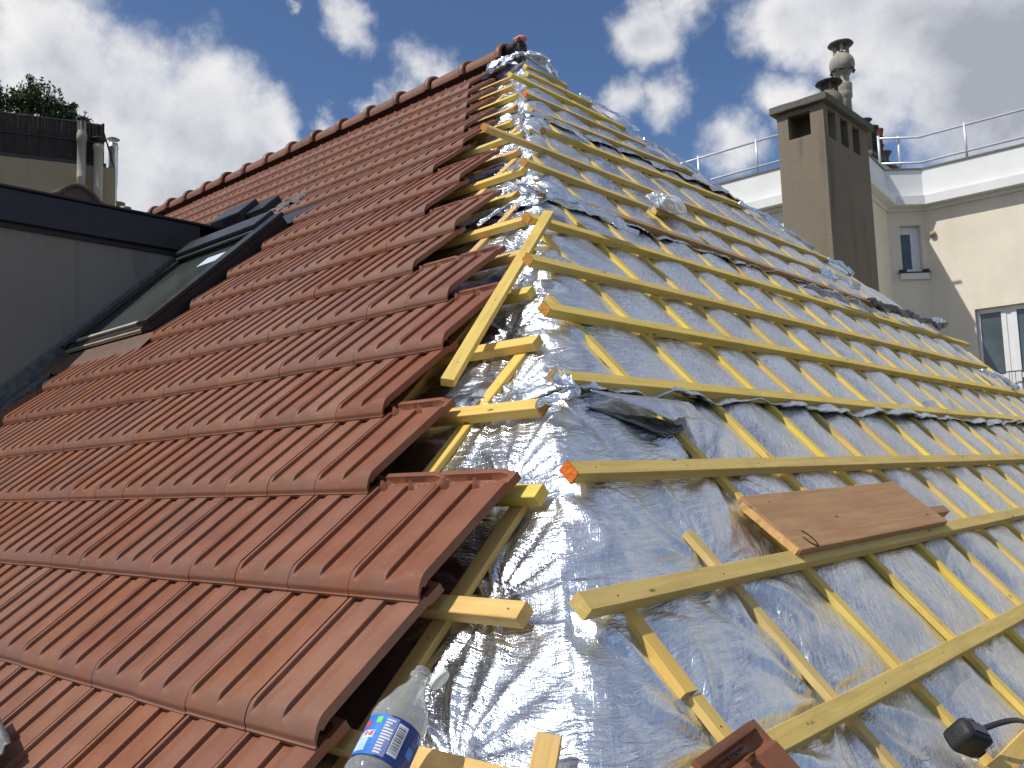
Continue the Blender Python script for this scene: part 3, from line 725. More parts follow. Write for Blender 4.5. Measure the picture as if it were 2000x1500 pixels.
    F = np.stack([idx[:-1, :-1], idx[1:, :-1], idx[1:, 1:], idx[:-1, 1:]], -1)
    mi = np.zeros(F.shape[:2], int); mi[ny_ + (1 if seed == 3 else 4):, :] = 1
    ov = np.concatenate([over, np.repeat(over[-1:], NY - ny_, 0)]) if NY > ny_ else over
    keep = (ov[:-1, :-1] < 0.30).ravel()
    F2 = F.reshape(-1, 4)[keep]; used = np.unique(F2); remap = np.zeros(NY * nx_, int); remap[used] = np.arange(len(used))
    o = obj('insulation_foil', np_mesh(V.reshape(-1, 3)[used], remap[F2], True, uvs.reshape(-1, 2)[used], mi.ravel()[keep]), [FOIL, LINING])
    return tag(o, label, 'insulation foil', 'courses of foil lapping down the roof')
foil_sheet(0.10, 1.92, 0.012, 3.7, 1, 0.030, 'uppermost course of silver foil wrapping the apex')
foil_sheet(1.74, 3.36, 0.008, 6.1, 2, 0.030, 'second course of silver foil from the apex, behind the white crumple')
foil_sheet(3.18, 4.76, 0.004, 7.6, 3, 0.022, 'third course of silver foil, its torn lap crossing the middle of the slope')
foil_sheet(4.58, 6.85, 0.0, 8.2, 4, 0.0, 'lowest wide course of silver foil under the plank and the bottle')

# loose crumpled pieces
def crumple(name, path, halfw, normal, seed, label, amp=0.03, roll=0.0, m_=None, n=60, k=26, cat='foil scrap', curl=0.0):
    """a crumpled ribbon of foil laid along a path"""
    path = [Vector(p) for p in path]; normal = Vector(normal).normalized()
    seg = np.cumsum([0] + [(b - a).length for a, b in zip(path, path[1:])]); T = np.linspace(0, seg[-1], n)
    pts = np.array([np.interp(T, seg, [p[i] for p in path]) for i in range(3)]).T
    tan = np.gradient(pts, axis=0); tan /= np.linalg.norm(tan, axis=1, keepdims=True)
    nn = np.array(normal); side = np.cross(nn, tan); side /= np.linalg.norm(side, axis=1, keepdims=True)
    v = np.linspace(-1, 1, k); TT, VV = np.meshgrid(T, v, indexing='ij')
    env = np.sin(np.linspace(0.12, math.pi - 0.12, n)) ** 0.5
    hw = halfw * (0.75 + 0.9 * fbm(T * 9, T * 0, seed, 3)) * env
    a = amp * (0.7 * fbm(TT * 7, VV * 1.2, seed + 1, 3) + 0.5 * np.maximum(0, ridged(TT * 9, VV * 0.9, seed + 2, 3)) + 0.16 * fbm(TT * 26, VV * 3, seed + 3, 3))
    ang = VV * curl
    lat = np.where(curl > 0, np.sin(ang) / max(curl, 1e-3), VV); hgt = (1 - np.cos(ang)) / max(curl, 1e-3) if curl > 0 else VV * 0
    prof = 1 - VV * VV * 0.8
    P = pts[:, None] + side[:, None] * (lat * hw[:, None] + 0.3 * a)[..., None] + nn * (a * 1.0 + prof * amp * 0.7 - hgt * hw[:, None] * (1 if roll >= 0 else -1))[..., None] + tan[:, None] * (0.12 * amp * fbm(TT * 10, VV * 2, seed + 8, 3))[..., None]
    idx = np.arange(n * k).reshape(n, k); F = np.stack([idx[:-1, :-1], idx[1:, :-1], idx[1:, 1:], idx[:-1, 1:]], -1).reshape(-1, 4)
    uv = np.stack([TT * 1.0 - 0.5, VV * halfw], -1).reshape(-1, 2)
    o = obj(name, np_mesh(P.reshape(-1, 3), F, True, uv), m_ or FOIL)
    md = o.modifiers.new('thickness', 'SOLIDIFY'); md.thickness = 0.003; md.offset = -1
    return tag(o, label, cat)
def bag(c, rx, ry, rz, label, seed):
    """a scrunched handful of foil: faceted, creased, lying on the slope"""
    bm = bmesh.new(); bmesh.ops.create_icosphere(bm, subdivisions=5, radius=1.0)
    P = np.array([v.co[:] for v in bm.verts]); n3 = lambda f, sd: (ridged(P[:,0]*f + P[:,2]*f*0.7, P[:,1]*f - P[:,2]*f*0.5, sd, 3))
    r = 0.78 + 0.22 * np.maximum(-0.6, n3(1.3, seed)) + 0.10 * n3(3.2, seed + 4) + 0.03 * n3(8.0, seed + 8)
    for v, q in zip(bm.verts, r): v.co = Vector((v.co.x * rx * q, v.co.y * ry * q, v.co.z * rz * q * (1.0 if v.co.z > 0 else 0.35)))
    me = bm_mesh(bm, True); mark_sharp(me, 24)
    uv = me.uv_layers.new(name='UVMap')
    for l in me.loops: co = me.vertices[l.vertex_index].co; uv.data[l.index].uv = (co.x, co.y + co.z)
    o = obj('foil_scrap', me, mat_plain('white_scrunched_foil', (0.86, 0.88, 0.90), 0.34, metal=0.55, var=0.06, bump=0.5, bscale=45), None, frame(c, YB, -DB, NB)); return tag(o, label, 'foil scrap')
bag(PB(-1.13, 2.90, 0.035), 0.19, 0.095, 0.075, 'bright white crumple of foil bursting up between two battens', 5)
def flap(name, A, B, C_, D_, bulge, seed, m_, label, n=44, k=26, amp=0.012):
    """sheet spanned by four corners (A-B along the top, D-C along the bottom), buckled"""
    A, B, C_, D_ = (np.array(v) for v in (A, B, C_, D_)); u = np.linspace(0, 1, n); v = np.linspace(0, 1, k); Ug, Vg = np.meshgrid(u, v, indexing='ij')
    ed = 0.10 * fbm(u * 5, u * 0 + seed, seed, 3); Vv = Vg * (1 + ed[:, None])
    P = (A * (1-Ug[..., None]) + B * Ug[..., None]) * (1 - Vv[..., None]) + (D_ * (1-Ug[..., None]) + C_ * Ug[..., None]) * Vv[..., None]
    hgt = bulge * np.sin(Vg * math.pi) * np.sin(Ug * math.pi) ** 0.5 + amp * (fbm(Ug * 4, Vg * 3, seed + 1, 4) + 0.8 * np.maximum(0, ridged(Ug * 3 + Vg, Vg * 2.0, seed + 2, 3))) * Vg
    P = P + np.array(NB) * hgt[..., None]
    idx = np.arange(n * k).reshape(n, k); F = np.stack([idx[:-1, :-1], idx[:-1, 1:], idx[1:, 1:], idx[1:, :-1]], -1).reshape(-1, 4)
    o = obj(name, np_mesh(P.reshape(-1, 3), F, True, np.stack([Ug * 0.4 + 0.6, Vg * 0.2], -1).reshape(-1, 2)), m_)
    md = o.modifiers.new('thickness', 'SOLIDIFY'); md.thickness = 0.003
    return tag(o, label, 'foil flap')
flap('foil_flap', PB(-3.60, 4.715, 0.0), PB(-3.08, 4.725, -0.01), PB(-3.17, 4.835, 0.020), PB(-3.40, 4.865, 0.035), 0.020, 22, FOIL, 'torn silver foil flap lifting off below a batten at the hip')
flap('foil_flap', PB(-3.62, 4.745, -0.035), PB(-3.34, 4.76, -0.04), PB(-3.25, 4.85, -0.020), PB(-3.41, 4.895, -0.004), 0.004, 23, LINING, 'black lining hanging out under the torn silver flap at the hip', amp=0.016, n=60, k=34)
crumple('foil_flap', [PB(-2.62, 3.34, 0.02), PB(-2.45, 3.42, 0.035), PB(-2.30, 3.48, 0.04), PB(-2.17, 3.56, 0.045)], 0.07, NB, 24, 'ragged grey fold drooping over the batten behind the loose lath', amp=0.030, cat='foil flap', m_=FOIL)
crumple('foil_flap', [PA(2.02, 3.66, -0.05), PA(2.18, 3.62, -0.02), PA(2.36, 3.60, 0.0), PB(-2.72, 3.34, 0.02), PB(-2.55, 3.32, 0.02), PB(-2.36, 3.37, 0.03)], 0.06, (NA + NB), 25, 'bright rolled foil edge arching over the hip above the loose lath', amp=0.03, cat='foil flap')
crumple('foil_flap', [PA(1.42, 2.28, -0.05), PB(-1.72, 2.10, 0.01), PB(-1.50, 2.06, 0.035), PB(-1.28, 2.10, 0.03), PB(-1.14, 2.16, 0.015)], 0.055, (NA + NB), 26, 'dark layered foil fold over the hip below the apex', amp=0.026, cat='foil flap', m_=FOIL)
crumple('foil_flap', [PB(1.05, 3.38, 0.01), PB(1.40, 3.44, 0.03), PB(1.85, 3.47, 0.03), PB(2.25, 3.50, 0.04), PB(2.45, 3.52, 0.05)], 0.065, NB, 27, 'black rolled up foil along the right edge of the slope', amp=0.04, cat='foil flap', m_=LINING, n=90)
crumple('foil_scrap', [PB(2.18, 3.47, 0.02), PB(2.32, 3.46, 0.05), PB(2.44, 3.48, 0.04)], 0.065, NB, 28, 'silver end of the rolled foil standing up at the right edge', amp=0.05)
crumple('foil_flap', [PB(-0.1, 3.44, -0.01), PB(0.25, 3.47, 0.015), PB(0.55, 3.50, 0.02), PB(0.85, 3.53, 0.0)], 0.05, NB, 29, 'dark crumpled foil lap below the brown batten', amp=0.028, cat='foil flap', m_=FOILD)
crumple('foil_scrap', [PB(0.75, 3.08, 0.0), PB(1.0, 3.13, 0.02), PB(1.22, 3.20, 0.015)], 0.06, NB, 30, 'shiny foil tear beside the end of the brown batten', amp=0.04)
crumple('foil_scrap', [PB(0.42, 1.30, 0.0), PB(0.62, 1.52, 0.03), PB(0.72, 1.72, 0.02), PB(0.86, 1.98, 0.02)], 0.038, NB, 31, 'crumpled silver edge high on the right hand hip', amp=0.032)
crumple('foil_scrap', [PB(0.95, 2.06, 0.0), PB(1.15, 2.26, 0.03), PB(1.35, 2.46, 0.02), PB(1.52, 2.56, 0.0)], 0.042, NB, 32, 'crumpled silver edge halfway down the right hand hip', amp=0.034, n=80)
crumple('foil_scrap', [PB(1.72, 2.62, -0.02), PB(1.84, 2.72, 0.005), PB(1.92, 2.80, -0.02)], 0.045, NB, 33, 'small dark and silver tuft of foil in front of the chimney', amp=0.04)
crumple('foil_scrap', [PB(0.16, 0.70, 0.0), PB(0.36, 1.0, 0.03), PB(0.46, 1.2, 0.02)], 0.028, NB, 34, 'small crumpled silver edge just below the apex on the right', amp=0.03)
crumple('foil_wrap', [PA(-0.10, 0.42, -0.01), PA(0.06, 0.34, 0.03), PB(-0.12, 0.30, 0.05), PB(0.02, 0.34, 0.04), PB(0.12, 0.44, 0.0)], 0.15, (NA + NB + Vector((0,0,1))), 35, 'bundle of silver foil wrapped round the apex under the last ridge cap', amp=0.06, n=80, k=40, cat='foil wrap')
crumple('foil_scrap', [PB(-0.80, 5.62, -0.03), PB(-0.70, 5.66, -0.01)], 0.03, NB, 36, 'tiny grey scrap of foil far down the slope', amp=0.02)
crumple('foil_scrap', [PB(-3.62, 5.90, -0.02), PB(-3.72, 6.02, 0.01), PB(-3.70, 6.14, 0.0)], 0.06, NB, 37, 'shiny puckered foil fold left of the tape measure', amp=0.03)
crumple('foil_scrap', [PB(2.10, 4.05, -0.02), PB(2.28, 4.16, 0.01), PB(2.42, 4.28, 0.0)], 0.05, NB, 38, 'torn silver scrap at the right ends of the lower battens', amp=0.04)
crumple('foil_scrap', [PA(3.24, 5.10, -0.055), PA(3.36, 5.08, -0.035), PB(-3.66, 4.64, -0.02)], 0.05, (NA + NB), 39, 'creased silver tear on the hip between a stub and a batten end', amp=0.035)
# membrane at the open end of the ridge
bm = bmesh.new(); bm_tube(bm, [(-0.14, 0, 0.03), (-0.05, 0, 0.045), (0.0, 0.005, 0.065), (0.035, 0.01, 0.078)], 0.055, 14)
for v in bm.verts: v.co += Vector((rnd.uniform(-1,1), rnd.uniform(-1,1), rnd.uniform(-1,1))) * 0.010
rm = empty('ridge_membrane', (-0.05, 0, 0.0), 'black ridge membrane with a pink lining curling out of the ridge end', 'membrane')
mo = obj('membrane_roll', bm_mesh(bm, True), mat_plain('black_membrane', (0.025, 0.022, 0.024), 0.6, var=0.3, scale=30), rm)
bm = bmesh.new(); bm_tube(bm, [(-0.02, -0.03, 0.085), (0.02, -0.02, 0.105), (0.052, 0.0, 0.098), (0.058, 0.01, 0.075)], 0.024, 10)
for v in bm.verts: v.co += Vector((rnd.uniform(-1,1), rnd.uniform(-1,1), rnd.uniform(-1,1))) * 0.006
obj('pink_lining', bm_mesh(bm, True), mat_plain('pink_film', (0.62, 0.17, 0.17), 0.6, var=0.3, scale=40), rm)
bm = bmesh.new(); bm_box(bm, (-0.02, -0.05, -0.10), (0.052, 0.04, 0.05), 0.012)
for v in bm.verts: v.co += Vector((rnd.uniform(-1,1), rnd.uniform(-1,1), rnd.uniform(-1,1))) * 0.008
obj('membrane_tail', bm_mesh(bm, True), bpy.data.materials['black_membrane'], rm)

# ------------------------------------------------------------------ plank, loose tile, tape, bottle
def build_plank():
    a, b = PB(-3.345, 5.362, 0.021), PB(-2.115, 5.356, 0.021)
    x = (b - a).normalized(); z = NB * math.cos(0.115) - DB * math.sin(0.115); z = (z - x * z.dot(x)).normalized(); y = z.cross(x)          # y points upslope
    L = (b - a).length; bm = bmesh.new(); n, k = 24, 8
    W_, T = 0.232, 0.024; rr = random.Random(5)
    bm_box(bm, (0, 0, -T), (L, W_, 0), 0.003)
    for v in bm.verts:
        if v.co.x < 0.01: v.co.x += 0.0 * (v.co.y / W_)
        if v.co.x < 0.05 and v.co.y > W_ - 0.01: v.co += Vector((0.020, -0.008, 0))
    p = obj('plank', bm_mesh(bm), PLANK, None, frame(a, x, y, z))
    tag(p, 'wide reddish brown plank lying on the foil against a batten', 'plank')
    bm = bmesh.new()
    g = []
    for i in range(15):
        yy = 0.006 + (W_ - 0.036) * i / 14
        g.append([bm.verts.new((0.0 * yy / W_ - 0.0022 + rr.uniform(-0.0012, 0.0008), yy, -0.0015)), bm.verts.new((0.0 * yy / W_ - 0.003 + rr.uniform(-0.0015, 0.001), yy, -T + 0.002))])
    for p0, p1 in zip(g, g[1:]): bm.faces.new((p0[0], p0[1], p1[1], p1[0]))
    bmesh.ops.recalc_face_normals(bm, faces=bm.faces[:])
    e = obj('sawn_end', bm_mesh(bm), RAWEND, p, p.matrix_world.copy()); e['label'] = 'rough pale sawn end'
    # knot with a bark ring
    bm = bmesh.new(); pts = []
    for i in range(15):
        an = R(-190 + 250 * i / 14); pts.append((0.105 + 0.021 * math.cos(an), 0.036 + 0.032 * math.sin(an), 0.0004))
    bm_tube(bm, pts, 0.0026, 6)
    kn = obj('knot', bm_mesh(bm), mat_plain('bark_ring', (0.03, 0.014, 0.008), 0.8), p, p.matrix_world.copy())
build_plank()

def text_mesh(body, size, extr=0.0006):
    cu = bpy.data.curves.new('lettering', 'FONT'); cu.body = body; cu.size = size; cu.extrude = extr; cu.align_x = 'CENTER'; cu.align_y = 'CENTER'
    t = bpy.data.objects.new('lettering', cu); COL.objects.link(t)
    dg = bpy.context.evaluated_depsgraph_get(); me = bpy.data.meshes.new_from_object(t.evaluated_get(dg)); bpy.data.objects.remove(t); bpy.data.curves.remove(cu)
    return me
def build_loose_tile():
    # lying flat on the foil, head end towards the ridge of picture
    org = PB(-4.320, 5.712, 0.024); ex = (PB(-4.03, 5.688, 0.032) - org).normalized(); z = NB; z = (z - ex * z.dot(ex)).normalized(); ey = z.cross(ex)
    M = frame(org - ey * (TL - 0.003), ex, ey, z)
    e = empty('loose_tile', org, 'single loose red tile lying on the foil at the bottom, head end up', 'roof tile')
    V, F = TV.copy(), TF
    me = np_mesh(V, F, True); mark_sharp(me, 50); obj('tile_body', me, TILE, e, M)
    t = text_mesh('8.ROS', 0.014, 0.0012)
    obj('maker_stamp', t, TILE, e, M @ Matrix.Translation((0.112, 0.3858, -0.0105)) )
build_loose_tile()

def build_tape():
    c = PB(-3.395, 5.915, 0.010)
    ax = (PB(-3.30, 5.96, 0) - PB(-3.44, 5.87, 0)).normalized()
    z = NB; y = z.cross(ax); M = frame(c, ax, y, z)
    e = empty('tape_measure', c, 'black tape measure with a wrist strap resting on the fresh orange batten', 'tape measure')
    rub = mat_plain('black_rubber', (0.020, 0.020, 0.022), 0.55, var=0.3, scale=60, bump=0.2, bscale=200)
    bm = bmesh.new(); bm_box(bm, (-0.040, -0.026, -0.028), (0.040, 0.026, 0.040), 0.014)
    obj('case', bm_mesh(bm, True), rub, e, M)
    bm = bmesh.new(); bm_lathe(bm, [(0.030, 0.0), (0.030, 0.003), (0.027, 0.0045), (0.0, 0.0045)], 28, Matrix.Translation((0.002, 0.0255, 0.008)) @ Matrix.Rotation(-math.pi/2, 4, 'X'))
    lbm = mat_plain('scuffed_label', (0.20, 0.16, 0.14), 0.4, var=0.5, scale=90, dark=(0.02, 0.02, 0.06)); obj('round_label', bm_mesh(bm, True), lbm, e, M)
    bm = bmesh.new(); bm_box(bm, (-0.020, -0.012, 0.0395), (0.026, 0.012, 0.0425), 0.001); obj('slide_lock', bm_mesh(bm), mat_plain('dark_blue_plastic', (0.02, 0.025, 0.07), 0.35), e, M)
    bm = bmesh.new(); bm_box(bm, (0.036, -0.017, -0.026), (0.058, 0.017, 0.000), 0.005); obj('mouth', bm_mesh(bm), rub, e, M)
    bm = bmesh.new(); bm_box(bm, (0.040, -0.0125, -0.032), (0.066, 0.0125, -0.0295), 0.0005); bm_box(bm, (0.0645, -0.0125, -0.044), (0.066, 0.0125, -0.030), 0.0004); obj('steel_blade', bm_mesh(bm), STEEL, e, M)
    p0 = M @ Vector((0.034, 0.020, 0.020)); d = PB(-3.085, 5.965, 0.03)
    pts = [p0.lerp(d, t) + NB * 0.022 * math.sin(t * math.pi) for t in [i/8 for i in range(9)]]
    bm = bmesh.new()
    side = (d - p0).normalized().cross(NB).normalized() * 0.0065
    A = [(bm.verts.new(p + side), bm.verts.new(p - side), bm.verts.new(p - side - NB * 0.003), bm.verts.new(p + side - NB * 0.003)) for p in pts]
    for a, b in zip(A, A[1:]):
        for i in range(4): bm.faces.new((a[i], a[(i+1) % 4], b[(i+1) % 4], b[i]))
    bm.faces.new(A[0]); bm.faces.new(A[-1]); bmesh.ops.recalc_face_normals(bm, faces=bm.faces[:])
    obj('wrist_strap', bm_mesh(bm, True), rub, e)
build_tape()

def mat_pet():
    m, nt, b = mat('clear_plastic'); q = NT(nt)
    b.inputs['Base Color'].default_value = (0.93, 0.95, 0.93, 1); b.inputs['Roughness'].default_value = 0.08; b.inputs['IOR'].default_value = 1.25
    b.inputs['Transmission Weight'].default_value = 0.86
    P = q.world(); d = q.vor(P, 120)
    q.put(b.inputs['Roughness'], q.map(q.noise(P, 25, 3), 0.35, 0.65, 0.02, 0.16))
    q.put(b.inputs['Normal'], q.bump(q.math('ADD', q.map(d, 0.0, 0.25, 1, 0), q.noise(P, 30, 3)), 0.25, 0.003))
    return m
def build_bottle():
    # two litre bottle lying in the channel beside the tile ends, neck uphill
    neck = PA(3.584, 5.988, 0.056); base = PA(3.652, 6.300, 0.060)
    ax = (neck - base).normalized(); z = ax; x = (RGT - z * RGT.dot(z)).normalized(); y = z.cross(x)
    L = (neck - base).length; M = frame(base, x, y, z)
    e = empty('water_bottle', base, 'empty clear plastic water bottle with a blue label lying beside the tile edge', 'bottle')
    k = L / 0.342; Rm = 0.0490
    prof = [(0.0, 0.004), (0.030, 0.0), (0.046, 0.006), (Rm, 0.022)]
    zz = 0.030
    for i in range(5):
        prof += [(Rm, zz), (Rm - 0.0035, zz + 0.006), (Rm, zz + 0.012)]; zz += 0.018
    prof += [(Rm - 0.001, 0.126), (Rm - 0.004, 0.130), (Rm - 0.004, 0.212), (Rm - 0.001, 0.217), (Rm, 0.224), (Rm - 0.003, 0.240), (Rm - 0.010, 0.262), (Rm - 0.021, 0.284), (Rm - 0.031, 0.302), (0.0165, 0.312), (0.0145, 0.317), (0.0145, 0.323), (0.0195, 0.324), (0.0195, 0.328), (0.0155, 0.329), (0.0155, 0.342)]
    prof = [(r, z_ * k) for r, z_ in prof]
    bm = bmesh.new(); bm_lathe(bm, prof, 40, None, cap=False)
    for v in bm.verts:
        if 0.23*k < v.co.z < 0.31*k:                          # dented shoulder
            v.co.x += 0.003 * math.sin(v.co.z * 90 + v.co.y * 60)
    me = bm_mesh(bm, True); o = obj('bottle_body', me, mat_pet(), e, M)
    sm = o.modifiers.new('thickness', 'SOLIDIFY'); sm.thickness = 0.0007; sm.offset = -1
    # label band
    blue = mat_plain('blue_label', (0.03, 0.19, 0.62), 0.3, var=0.25, scale=30); navy = mat_plain('navy_label', (0.018, 0.045, 0.21), 0.3, var=0.3, scale=25); white = mat_plain('white_print', (0.72, 0.73, 0.76), 0.4, var=0.05); pale = mat_plain('pale_blue_print', (0.42, 0.55, 0.72), 0.35, var=0.2, scale=60); red = mat_plain('red_print', (0.65, 0.06, 0.06), 0.35); green = mat_plain('green_print', (0.18, 0.60, 0.08), 0.35); ink = mat_plain('black_print', (0.015, 0.015, 0.02), 0.5)
    rl = Rm - 0.0022
    def patch(a0, a1, z0, z1, mtl, name, lift, parent, n=None):
        z0, z1 = [0.131 + (q - 0.1125) * 1.23 for q in (z0, z1)]
        n = n or max(2, int((a1 - a0) / 6)); bm = bmesh.new(); r = rl + lift; A = []
        for i in range(n + 1):
            an = R(a0 + (a1 - a0) * i / n); c, s_ = math.cos(an), math.sin(an)
            A.append([bm.verts.new((r * c, r * s_, z0 * k)), bm.verts.new((r * c, r * s_, z1 * k))])
        for p, q in zip(A, A[1:]): bm.faces.new((p[0], q[0], q[1], p[1]))
        return obj(name, bm_mesh(bm, True), mtl, parent, M)
    # angle that faces the camera in bottle space
    v = (CAM - base); f0 = math.degrees(math.atan2(v.dot(y), v.dot(x)))
    lab = patch(f0 - 180, f0 + 180, 0.1125, 0.1775, navy, 'label', 0.0, e, 60)
    # printed parts, left to right as seen: angles grow anticlockwise seen from the neck, so left = smaller or larger depending on side
    sgn = 1 if (RGT.dot(x * math.cos(R(f0 + 10)) + y * math.sin(R(f0 + 10))) < RGT.dot(x * math.cos(R(f0)) + y * math.sin(R(f0)))) else -1
    def P_(l, r_, z0, z1, mtl, name, lift):                    # l, r_ = degrees left (+) of the facing line
        a, b = f0 + sgn * l, f0 + sgn * r_; return patch(min(a, b), max(a, b), z0, z1, mtl, name, lift, lab)
    P_(88, 18, 0.1128, 0.1772, blue, 'blue_panel', 0.0003)
    P_(80, 46, 0.1180, 0.1480, pale, 'mountain_print', 0.0005)
    P_(66, 38, 0.1385, 0.1500, white, 'name_plaque', 0.0007)
    P_(76, 58, 0.1560, 0.1660, red, 'red_mark', 0.0007)
    P_(46, 34, 0.1620, 0.1720, green, 'green_mark', 0.0007)
    P_(-2, -24, 0.1220, 0.1700, white, 'barcode_panel', 0.0006)
    bmt = []
    rr = random.Random(4); zq = 0.1255
    while zq < 0.1665:
        h = rr.choice((0.0006, 0.0012, 0.0018)); P_(-4, -21, zq, zq + h, ink, 'bar', 0.0009); zq += h + rr.choice((0.0008, 0.0014, 0.002))
    P_(26, 0, 0.1150, 0.1745, mat_plain('grey_blue_panel', (0.20, 0.24, 0.45), 0.35), 'text_panel', 0.0004)
    bm_l = 0
    for i in range(12):
        z0 = 0.1175 + i * 0.0046; w = rr.uniform(10, 22)
        P_(24, 24 - w, z0, z0 + 0.0024, white, 'printed_line', 0.0008)
    P_(-40, -62, 0.135, 0.150, blue, 'blue_square', 0.0005)
    t = text_mesh('INE', 0.0125, 0.0001)
    an = R(f0 + sgn * 50); rad = Vector((math.cos(an), math.sin(an), 0)); tang = Vector((-math.sin(an), math.cos(an), 0)) * (-sgn)
    Mt = frame(rad * (rl + 0.0014) + Vector((0, 0, (0.131 + (0.1442 - 0.1125) * 1.23) * k)), tang, Vector((0, 0, 1)), rad)
    obj('lettering', t, red, lab, M @ Mt)
    # flip cap hanging open off the neck
    bm = bmesh.new(); bm_lathe(bm, [(0.0, 0.0), (0.015, 0.0), (0.016, 0.003), (0.016, 0.011), (0.014, 0.012), (0.014, 0.004), (0.0, 0.004)], 22)
    for v in bm.verts: v.co.x *= 1.35
    cm = M @ Matrix.Translation((0.036, 0.004, 0.334 * k)) @ Matrix.Rotation(R(-65), 4, 'Y')
    obj('flip_cap', bm_mesh(bm, True), mat_plain('white_cap', (0.80, 0.80, 0.72), 0.35), e, cm)
build_bottle()

# lead flashing scrap on the bottom left tiles
bm = bmesh.new(); bmesh.ops.create_grid(bm, x_segments=24, y_segments=16, size=0.5)
for v in bm.verts:
    x, y = v.co.x * 0.30, v.co.y * 0.22
    a = fbm(np.array([x * 14]), np.array([y * 14]), 50, 3)[0] * 0.016
    v.co = Vector((x, y, 0.035 * max(0, 1 - (2 * v.co.y) ** 2) + a + (0.0 if v.co.y < 0.42 else 0.02)))
lf = obj('lead_flashing', bm_mesh(bm, True), LEAD, None, frame(PA(2.36, 6.43, 0.070), XA, -DA, NA) @ Matrix.Rotation(R(-14), 4, 'Z'))
md = lf.modifiers.new('thickness', 'SOLIDIFY'); md.thickness = 0.004
tag(lf, 'crumpled grey lead flashing lying on the tiles in the bottom left corner', 'lead flashing')

# ------------------------------------------------------------------ skylight
def build_skylight():
    x0, x1, sb, st = -1.66, -0.42, 4.00, 2.72
    e = empty('skylight', PA(x0, sb), 'black framed roof window set in the tiles beside the dormer', 'skylight')
    M = frame(PA(x0, sb, 0.0), XA, -DA, NA); W_ = x1 - x0; H = sb - st
    def part(name, boxes, mt, bev=0.006):
        bm = bmesh.new()
        for lo, hi in boxes: bm_box(bm, lo, hi, bev)
        return obj(name, bm_mesh(bm), mt, e, M)
    part('frame', [((0, 0, -0.06), (0.10, H, 0.075)), ((W_-0.10, 0, -0.06), (W_, H, 0.075)), ((0.101, 0, -0.06), (W_-0.101, 0.09, 0.062)), ((0.101, H-0.12, -0.06), (W_-0.101, H, 0.078))], BLACKF)
    for bx in (((W_-0.115, -0.01, 0.0765), (W_+0.012, H+0.01, 0.108)), ((-0.012, -0.01, 0.0765), (0.05, H+0.01, 0.098)), ((0.062, 0.03, 0.0765), (0.098, H-0.05, 0.092))): part('side_cladding', [bx], BLACKF, 0.008)
    part('top_hood', [((-0.03, H-0.15, 0.0795), (W_-0.13, H+0.05, 0.135)), ((0.05, H-0.20, 0.082), (W_-0.14, H-0.16, 0.105))], FASCIA, 0.012)
    part('bottom_rail', [((0.03, 0.062, 0.064), (W_-0.14, 0.090, 0.082)), ((0.02, -0.012, 0.034), (W_-0.125, 0.012, 0.058))], BRASS, 0.004)
    g = part('pane', [((0.101, 0.0905, 0.052), (W_-0.118, H-0.121, 0.060))], SKYGLASS, 0.0)
    bm = bmesh.new(); bm_box(bm, (W_-0.62, H-0.42, 0.0606), (W_-0.30, H-0.30, 0.0615)); obj('sticker', bm_mesh(bm), mat_plain('pale_sticker', (0.50, 0.58, 0.68), 0.5), g, M)
    # pleated apron below
    n = 90; V = []; F = []
    for i in range(n + 1):
        x = -0.12 + (W_ + 0.22) * i / n; zz = 0.010 * math.sin(i * 1.35) + 0.004 * math.sin(i * 0.5)
        for j in range(5): V.append((x, -0.02 - 0.052 * j, 0.028 - 0.006 * j + zz * (j / 4.0)))
    for i in range(n):
        for j in range(4): a = i * 5 + j; F.append((a, a+5, a+6, a+1))
    ap = obj('pleated_apron', np_mesh(V, F, True), mat_plain('brown_pleated_lead', (0.120, 0.066, 0.045), 0.7, var=0.3, scale=20, bump=0.3), e, M)
    part('top_flashing', [((-0.05, H+0.052, -0.03), (W_+0.10, H+0.36, 0.004))], FASCIA, 0.003)
    part('side_gutter', [((W_+0.013, -0.12, -0.05), (W_+0.10, H+0.06, -0.012))], BLACKF, 0.003)
build_skylight()
# vent cowl and flashing scraps between dormer and skylight
ve = empty('roof_vent', PA(-1.85, 2.42), 'dark box shaped roof vent between the dormer and the skylight', 'roof vent')
M = frame(PA(-1.76, 2.34, 0.02), XA, -DA, NA)
bm = bmesh.new(); bm_box(bm, (-0.10, 0.02, -0.02), (0.34, 0.24, 0.115), 0.012); obj('cowl', bm_mesh(bm), FASCIA, ve, M)
bm = bmesh.new(); bm_box(bm, (0.36, 0.05, -0.02), (0.60, 0.25, 0.070), 0.012); obj('low_cover', bm_mesh(bm), BLACKF, ve, M)
bm = bmesh.new(); bmesh.ops.create_grid(bm, x_segments=22, y_segments=10, size=0.5)
for v in bm.verts: v.co = Vector((0.84 + v.co.x * 0.36, 0.10 + v.co.y * 0.14, 0.02 + 0.03 * fbm(np.array([v.co.x * 9]), np.array([v.co.y * 5]), 61, 3)[0]))
o = obj('flashing', bm_mesh(bm, True), mat_plain('dull_flashing', (0.085, 0.080, 0.075), 0.6, metal=0.3, var=0.4, scale=30, bump=0.3), ve, M)

